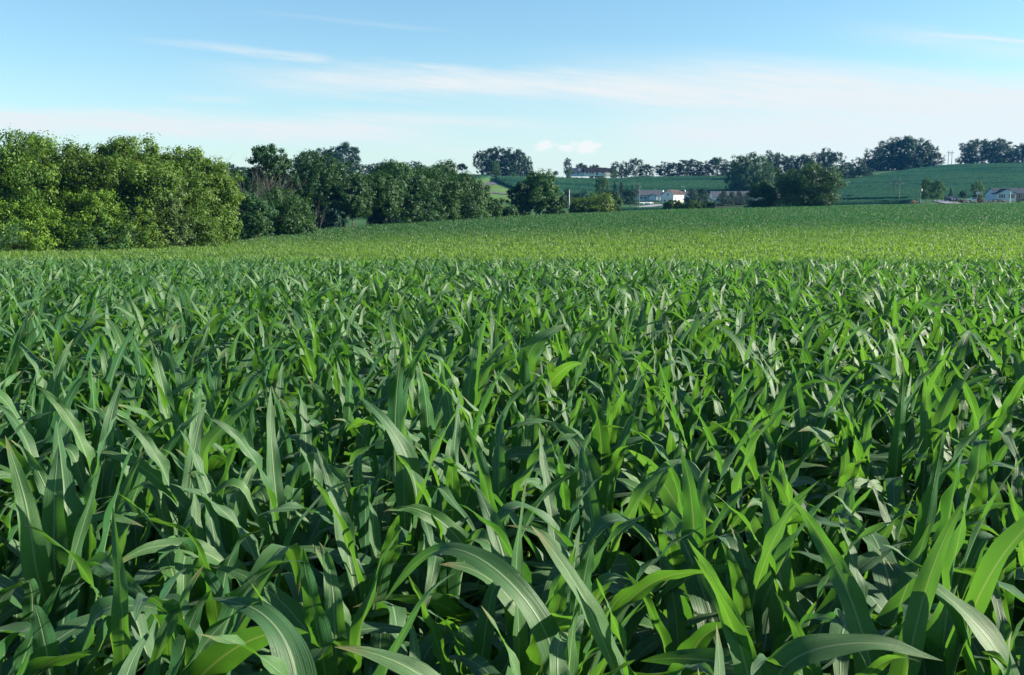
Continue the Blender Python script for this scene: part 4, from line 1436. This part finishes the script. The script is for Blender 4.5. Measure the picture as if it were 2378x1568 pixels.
def h_frame(label, u0, u1, Y, vt, varm, over=0.4, arm=True, mat='pole', r=0.15, sag=0.0):
    um = (u0 + u1) / 2
    x, y, z = G(um, Y)
    o = thing('power_pole', label, 'power pole', (x, y, z))
    h = Zat(vt, Y) - z
    d = (u1 - u0) * Y / F
    for s in (-1, 1):
        pole_mb(s * d / 2, h * (1 if s > 0 else 0.985), r).build('pole', M[mat], o)
    ha = Zat(varm, Y) - z
    e = d / 2 + over * d
    MB().box(-e, e, -0.28, -0.16, ha - 0.14, ha + 0.14).build('cross_arm', M[mat], o)
    bm = MB()
    bm.tube([(-d / 2, -0.05, ha - d * 0.9), (d / 2, -0.05, ha - 0.3)], 0.06, 5)
    bm.tube([(d / 2, 0.05, ha - d * 0.9), (-d / 2, 0.05, ha - 0.3)], 0.06, 5)
    bm.build('cross_brace', M[mat], o)
    for s in (-1, 0, 1):
        MB().lathe([(0.06, 0), (0.13, 0.1), (0.07, 0.2), (0.13, 0.3), (0.07, 0.4), (0.12, 0.5), (0.05, 0.6)], 8).build('insulator', M['metalgrey'], o, loc=(s * e * 0.92, -0.22, ha - 0.75))
    return o


h_frame('twin weathered poles in the farmyard left of the barn', 1477.5, 1484, 402, 424, 431, 0.35)
h_frame('twin weathered poles in the crop below the right hilltop', 2073, 2087, 440, 411, 423, 0.5)
h_frame('tall pale twin poles on the right hill against the wood', 2159, 2171, 676, 339, 347, 0.3, r=0.2)
h_frame('twin poles with cross arm on the skyline between the woods', 2196.5, 2204.5, 735, 349, 354, 0.45, r=0.17)
h_frame('farthest small twin poles beside the right edge wood', 2214.5, 2219, 790, 366, 369, 0.4, r=0.15)


def single_pole(label, u, Y, vt, mat, cat='utility pole', transformer=False, arm=None, name='utility_pole', lamp=False):
    x, y, z = G(u, Y)
    o = thing(name, label, cat, (x, y, z))
    h = Zat(vt, Y) - z
    pole_mb(0, h, 0.15).build('pole', M[mat], o)
    if transformer:
        MB().lathe([(0.05, 0), (0.28, 0.05), (0.28, 0.8), (0.2, 0.95), (0.03, 1.0)], 12).build('transformer', M['whitepost'], o, loc=(0.42, -0.1, h - 2.4))
    if arm:
        MB().box(-arm / 2, arm / 2, -0.2, -0.1, h - 0.3, h - 0.14).build('cross_arm', M[mat], o)
    if lamp:
        MB().tube([(0, 0, h - 0.3), (-0.5, 0, h), (-1.1, 0, h + 0.05)], 0.05, 6).build('lamp_arm', M['metalgrey'], o)
        MB().lathe([(0.05, 0.2), (0.22, 0.1), (0.25, 0), (0.2, -0.05)], 10).build('lamp_head', M['metalgrey'], o, loc=(-1.15, 0, h - 0.05))
    return o


single_pole('bare white post beside the wide dark farm shrub', 1322, 404, 441, 'whitepost', 'post', name='white_post')
single_pole('yard lamp pole at the right corner of the white barn', 1588, 474, 434, 'pole', 'lamp pole', True, name='lamp_pole', lamp=True)
single_pole('grey utility pole with transformer at the right hand driveway', 2136, 394, 430, 'pole', 'utility pole', True)
single_pole('white T shaped yard post on the ranch house lawn', 2345, 392, 443, 'whitepost', 'post', False, 2.2, 'yard_post')
x, y, z = G(2131, 393)
mbx = thing('mailbox', 'white mailbox on a post beside the utility pole', 'mailbox', (x, y, z))
MB().box(-0.07, 0.07, -0.07, 0.07, -0.3, 0.95).build('post', M['whitepost'], mbx)
MB().prism([(-0.22, 0.95), (0.22, 0.95), (0.22, 1.2), (0.12, 1.35), (-0.12, 1.35), (-0.22, 1.2)], 'y', -0.4, 0.4).build('box', M['whitepost'], mbx)
x, y, z = G(2270, 420)
bh = thing('basketball_hoop', 'white basketball backboard on a post left of the ranch house', 'basketball hoop', (x, y, z))
MB().tube([(0, 0.6, -0.3), (0, 0.6, 2.6), (0, 0.1, 3.2)], 0.08, 8).build('post', M['metalgrey'], bh)
MB().box(-0.9, 0.9, -0.03, 0.03, 2.7, 3.8).build('backboard', M['whitepost'], bh)
MB().tube([(0.23 * math.cos(a), -0.28 + 0.23 * math.sin(a), 3.0) for a in np.linspace(0, 6.283, 13)], 0.02, 5, False).build('rim', M['lampred'], bh)
# rail fence on the hilltop
x, y, z = G(1286, 652)
fe = thing('rail_fence', 'wooden rail fence on the skyline left of the hilltop house', 'fence', (x, y, z))
for k in range(6):
    xx = -5.2 + k * 2.1
    zz = float(H(x + xx, y)) - z
    MB().box(xx - 0.08, xx + 0.08, -0.08, 0.08, zz - 0.3, zz + 1.25).build('post', M['pole'], fe)
for hz in (0.5, 0.95):
    MB().tube([(-5.2 + k * 2.1, -0.12, float(H(x - 5.2 + k * 2.1, y)) - z + hz) for k in range(6)], 0.05, 5).build('rail', M['pole'], fe)
x, y, z = G(2366, 722)
fe = thing('rail_fence', 'pale rail fence in front of the right edge wood', 'fence', (x, y, z + 1.0))
for k in range(7):
    xx = -6 + k * 2.2
    MB().box(xx - 0.08, xx + 0.08, -0.08, 0.08, -1.2, 1.35).build('post', M['pole'], fe)
for hz in (0.6, 1.15):
    MB().box(-6.2, 7.4, -0.16, -0.09, hz - 0.07, hz + 0.07).build('rail', M['pole'], fe)


# power lines
def wire(label, a, b, sag):
    a, b = np.array(a), np.array(b)
    pts = [a + (b - a) * t - np.array([0, 0, sag * 4 * t * (1 - t)]) for t in np.linspace(0, 1, 17)]
    o = MB().tube([p - a for p in pts], 0.011, 4).build('power_line', M['slate'], None, loc=tuple(a))
    tag(o, label, 'power line', 'wires between the power poles')


def arm_pt(u, Y, v):
    return (X(u, Y), Y, Zat(v, Y))


wire('left wire climbing from the crop poles to the hill poles', arm_pt(2070, 440, 424), arm_pt(2157, 676, 348), 6)
wire('right wire climbing from the crop poles to the hill poles', arm_pt(2090, 440, 424), arm_pt(2173, 676, 348), 6)
wire('left wire from the hill poles to the skyline poles', arm_pt(2157, 676, 348), arm_pt(2194, 735, 355), 2)
wire('right wire from the hill poles to the skyline poles', arm_pt(2173, 676, 348), arm_pt(2207, 735, 355), 2)


# ------------------------------------------------------------------ cars
def car(label, u, Y, L_, W_, Hh, mat, rz, style='van', group=None, name='parked_car'):
    x, y, z = G(u, Y)
    o = thing(name, label, 'car' if style != 'van' else 'van', (x, y, z + 0.25), rz, group)
    b = 0.32
    sh = Hh * 0.56
    if style == 'van':
        side = [(-L_ / 2, b), (L_ / 2, b), (L_ / 2, sh), (L_ / 2 - 0.9, sh + 0.1), (L_ / 2 - 1.6, Hh), (-L_ / 2 + 0.25, Hh), (-L_ / 2, sh)]
        win = [(-L_ / 2 + 0.2, sh + 0.06), (L_ / 2 - 1.05, sh + 0.1), (L_ / 2 - 1.65, Hh - 0.12), (-L_ / 2 + 0.4, Hh - 0.12)]
    else:
        side = [(-L_ / 2, b), (L_ / 2, b), (L_ / 2, sh - 0.1), (L_ / 2 - 1.1, sh), (L_ / 2 - 1.8, Hh), (-L_ / 2 + 1.3, Hh), (-L_ / 2 + 0.6, sh), (-L_ / 2, sh - 0.05)]
        win = [(-L_ / 2 + 0.8, sh + 0.03), (L_ / 2 - 1.25, sh + 0.03), (L_ / 2 - 1.85, Hh - 0.1), (-L_ / 2 + 1.38, Hh - 0.1)]
    MB().prism([(p[1] * 0 + p[0], p[1]) for p in side], 'y', -W_ / 2, W_ / 2).build('body', M[mat], o)
    for s in (-1, 1):
        ys = sorted((s * W_ / 2, s * (W_ / 2 + 0.012)))
        MB().prism(win, 'y', ys[0], ys[1]).build('side_window', M['glass'], o)
        MB().box(L_ / 2, L_ / 2 + 0.02, s * W_ * 0.36 - 0.18, s * W_ * 0.36 + 0.18, sh - 0.32, sh - 0.12).build('headlight', M['whitepost'], o)
        MB().box(-L_ / 2 - 0.02, -L_ / 2, s * W_ * 0.38 - 0.12, s * W_ * 0.38 + 0.12, sh - 0.4, sh - 0.15).build('tail_light', M['lampred'], o)
        for xx in (-L_ * 0.31, L_ * 0.31):
            wl = MB().tube([(xx, s * (W_ / 2 - 0.2), 0.33), (xx, s * (W_ / 2 + 0.03), 0.33)], 0.33, 16).build('wheel', M['tyre'], o)
            MB().tube([(xx, s * (W_ / 2 + 0.03), 0.33), (xx, s * (W_ / 2 + 0.045), 0.33)], 0.19, 12).build('hub', M['metalgrey'], wl)
    return o


car('dark parked van seen end on beside the yard trees', 2205, 416, 4.6, 1.9, 2.0, 'paintdark', math.radians(-75), 'van', 'vehicles parked at the ranch house', 'parked_van')
car('dark parked car between the van and the small round tree', 2222, 416, 4.3, 1.75, 1.45, 'paintdark', math.radians(-75), 'car', 'vehicles parked at the ranch house')
car('white car parked broadside behind the stone bed', 2259, 409, 4.7, 1.8, 1.5, 'paintwhite', math.radians(178), 'car', 'vehicles parked at the ranch house')


# ------------------------------------------------------------------ grass margins
def blades(name, segs, n, mat, hgt, label, seed):
    g = np.random.default_rng(seed)
    vs, fs, vr = [], [], []
    U0 = np.array([s[0] for s in segs])
    k = g.integers(0, len(segs), n)
    S = np.array(segs)
    u = S[k, 0] + (S[k, 1] - S[k, 0]) * g.random(n)
    Yb = np.interp(u, EDGE_U, EDGE_Y) + 1.2 + g.random(n) * 3.0
    x = X(u, Yb)
    zz = H(x, Yb)
    h = hgt * g.uniform(0.5, 1.2, n)
    a = g.uniform(0, 6.28, n)
    w = 0.06
    le = g.normal(0, 0.25, (n, 2)) * h[:, None]
    P = np.stack([x, Yb, zz], -1)
    d = np.stack([np.cos(a) * w, np.sin(a) * w, 0 * a], -1)
    tip = P + np.stack([le[:, 0], le[:, 1], h], -1)
    V = np.stack([P - d, P + d, (P + tip) / 2 + d * 0.7 + np.stack([-le[:, 0], -le[:, 1], 0 * h], -1) * 0.15, tip, (P + tip) / 2 - d * 0.7 + np.stack([-le[:, 0], -le[:, 1], 0 * h], -1) * 0.15], 1).reshape(-1, 3)
    i = np.arange(n) * 5
    f5 = np.stack([i, i + 1, i + 2, i + 3, i + 4], -1)
    o = link(name, mesh_from(name, V, [f5], None, np.repeat(g.random(n), 5), False, [mat]))
    tag(o, label, 'grass', None, 'stuff')


blades('dry_grass', [(20, 60), (95, 150), (160, 240), (180, 260), (300, 345), (430, 485), (440, 470)], 9000, M['tan'], 1.8, 'tan dry grass along the foot of the left grove', 1)
blades('margin_grass', [(-60, 560), (480, 580), (480, 560), (560, 740), (740, 1180)], 9000, M['grass'], 1.0, 'green weeds along the edge of the corn field', 2)

# ------------------------------------------------------------------ haze
hz, nt, out = new_mat('haze_air')
pv = nt.nodes.new('ShaderNodeVolumePrincipled')
pv.inputs['Color'].default_value = (0.08, 0.42, 1.0, 1)
pv.inputs['Density'].default_value = 0.00006
pv.inputs['Anisotropy'].default_value = 0.2
nt.links.new(pv.outputs[0], out.inputs['Volume'])
ho = MB().box(-4200, 4200, -60, 3100, float(gz.min()) - 1.0, 60).build('haze', hz)
ho['kind'] = 'stuff'
ho['label'] = 'thin blue summer haze over the valley'

# ------------------------------------------------------------------ sky
EL, AZ = math.radians(23), math.radians(88)       # azimuth measured from +y towards +x
world = bpy.data.worlds.new('World')
scene.world = world
world.use_nodes = True
nt = world.node_tree
nt.nodes.clear()
q = NT(nt)
wo = q.n('ShaderNodeOutputWorld')
bg = q.n('ShaderNodeBackground')
sky = q.n('ShaderNodeTexSky')
sky.sky_type = 'NISHITA'
sky.sun_disc = False
sky.sun_elevation = EL
sky.sun_rotation = AZ
sky.altitude = 200
sky.air_density = 1.0
sky.dust_density = 0.4
sky.ozone_density = 3.0
tc = q.n('ShaderNodeTexCoord')
sp = q.n('ShaderNodeSeparateXYZ')
q.l(tc.outputs['Generated'], sp.inputs[0])
dx_, dy_, dz_ = sp.outputs
yy = q.m('MAXIMUM', dy_, 0.05)
a_t = q.m('DIVIDE', dx_, yy)                      # tangent of azimuth
e_t = q.m('DIVIDE', dz_, yy)                      # tangent of elevation


def uvec(sx, sy, shear=0.0, off=0.0):
    c = q.n('ShaderNodeCombineXYZ')
    q.l(q.m('MULTIPLY', a_t, sx), c.inputs[0])
    q.l(q.m('MULTIPLY', q.m('ADD', e_t, q.m('MULTIPLY', a_t, shear)), sy), c.inputs[1])
    c.inputs[2].default_value = off
    return c.outputs[0]


def A(u):
    return (u - 1189) / F


def E(v):
    return (470 - v) / F


def band(u0, v0, u1, v1, thick, fl, fr, nz, amt, sharp_top=1.0):
    """streak from (u0,v0) to (u1,v1) of half thickness thick (px), faded at its ends"""
    sl = (E(v1) - E(v0)) / (A(u1) - A(u0))
    dl = q.m('SUBTRACT', e_t, q.m('MULTIPLY_ADD', q.m('SUBTRACT', a_t, A(u0)), sl, E(v0)))
    dl = q.m('ADD', dl, q.m('MULTIPLY', q.m('SUBTRACT', nz, 0.5), 1.6 * thick / F))
    g = q.m('SUBTRACT', 1.0, q.ss(q.m('ABSOLUTE', dl), 0.0, thick / F))
    x = q.m('MULTIPLY', q.ss(a_t, A(u0), A(u0 + fl)), q.m('SUBTRACT', 1.0, q.ss(a_t, A(u1 - fr), A(u1))))
    return q.m('MULTIPLY', q.m('MULTIPLY', g, x), amt)


nA = q.noise(uvec(7, 75, 0.10, 1.0), 1.0, 8, 0.66)
nB = q.noise(uvec(12, 150, 0.12, 4.0), 1.0, 6, 0.65)
nC = q.noise(uvec(2.2, 20, 0.10, 8.0), 1.0, 4, 0.5)
bands = [
    band(380, 178, 2700, 262, 52, 600, 10, nA, 0.9),
    band(1150, 180, 3000, 305, 100, 800, 10, nC, 0.95),
    band(-400, 272, 1150, 322, 46, 200, 350, nA, 0.9),
    band(640, 268, 1400, 300, 22, 250, 300, nB, 0.55),
    band(1350, 300, 2900, 330, 60, 250, 10, nC, 0.8),
    band(270, 98, 800, 152, 15, 330, 60, nB, 0.45),
    band(2060, 90, 2700, 138, 8, 180, 10, nB, 0.7),
    band(520, 38, 1150, 98, 10, 250, 250, nB, 0.12),
    band(1850, 75, 2700, 165, 40, 300, 10, nB, 0.3),
    band(380, 235, 620, 243, 14, 100, 80, nB, 0.35),
    band(840, 345, 1250, 360, 14, 150, 150, nB, 0.3),
]
cl = bands[0]
for b_ in bands[1:]:
    cl = q.m('SUBTRACT', 1.0, q.m('MULTIPLY', q.m('SUBTRACT', 1.0, cl), q.m('SUBTRACT', 1.0, b_)))
tex = q.m('MULTIPLY_ADD', q.ss(nB, 0.3, 0.72), 0.45, 0.6)
cl = q.m('MULTIPLY', q.m('MULTIPLY', cl, 1.25), tex, clamp=True)
# one small cumulus
nK = q.noise(uvec(60, 95, 0, 2.0), 1.0, 6, 0.62)


def puff(u, v, ru, rv):
    a = q.m('DIVIDE', q.m('SUBTRACT', a_t, A(u)), ru / F)
    b = q.m('DIVIDE', q.m('SUBTRACT', e_t, E(v)), rv / F)
    return q.m('SUBTRACT', 1.0, q.m('ADD', q.m('MULTIPLY', a, a), q.m('MULTIPLY', b, b)))


pf = q.m('MAXIMUM', puff(1268, 342, 34, 17), q.m('MAXIMUM', puff(1350, 345, 62, 17), puff(1310, 346, 36, 11)))
cum = q.m('MULTIPLY', q.ss(q.m('ADD', pf, q.m('MULTIPLY', q.m('SUBTRACT', nK, 0.52), 4.2)), 0.0, 1.1), 0.75)
cum = q.m('MULTIPLY', cum, q.ss(pf, -0.25, 0.35))
front = q.ss(dy_, 0.1, 0.3)
veil = q.m('MULTIPLY_ADD', q.m('SUBTRACT', 1.0, q.ss(e_t, 0.0, 0.17)), 0.40, q.m('MULTIPLY', q.m('SUBTRACT', 1.0, q.ss(e_t, 0.03, 0.16)), q.m('MULTIPLY', q.ss(a_t, -0.25, 0.5), 0.45)))
cl = q.m('SUBTRACT', 1.0, q.m('MULTIPLY', q.m('SUBTRACT', 1.0, cl), q.m('SUBTRACT', 1.0, veil)))
cl = q.m('MULTIPLY', cl, front)
cum = q.m('MULTIPLY', cum, front)
SKYM = q.mix(1.0, sky.outputs[0], (0.92, 1.09, 1.06), 'MULTIPLY')
c = q.mix(cl, SKYM, (4.65, 5.02, 5.15))
c = q.mix(cum, c, (5.6, 5.45, 5.4))
q.l(c, bg.inputs[0])
bg.inputs[1].default_value = 0.0575
q.l(bg.outputs[0], wo.inputs[0])

sl = bpy.data.lights.new('sun', 'SUN')
sl.energy = 4.7
sl.angle = math.radians(0.6)
sl.color = (1.0, 0.91, 0.74)
so = bpy.data.objects.new('sun', sl)
col.objects.link(so)
so.rotation_euler = (math.pi / 2 - EL, 0, math.pi - AZ)
so.location = (200, 0, 80)

# ------------------------------------------------------------------ camera and render
cd = bpy.data.cameras.new('camera')
cd.sensor_width = 36
cd.lens = 36 * F / 2378
cd.clip_start = 0.1
cd.clip_end = 12000
co = bpy.data.objects.new('camera', cd)
col.objects.link(co)
co.location = (0, 0, ZC)
co.rotation_euler = (math.pi / 2 - PITCH, 0, 0)
scene.camera = co

scene.view_settings.view_transform = 'Standard'
scene.view_settings.look = 'None'
scene.view_settings.exposure = 1.65
scene.view_settings.gamma = 1.0
cy = scene.cycles
cy.max_bounces = 6
cy.diffuse_bounces = 3
cy.glossy_bounces = 2
cy.transmission_bounces = 4
cy.transparent_max_bounces = 4
cy.volume_bounces = 0
cy.use_denoising = True
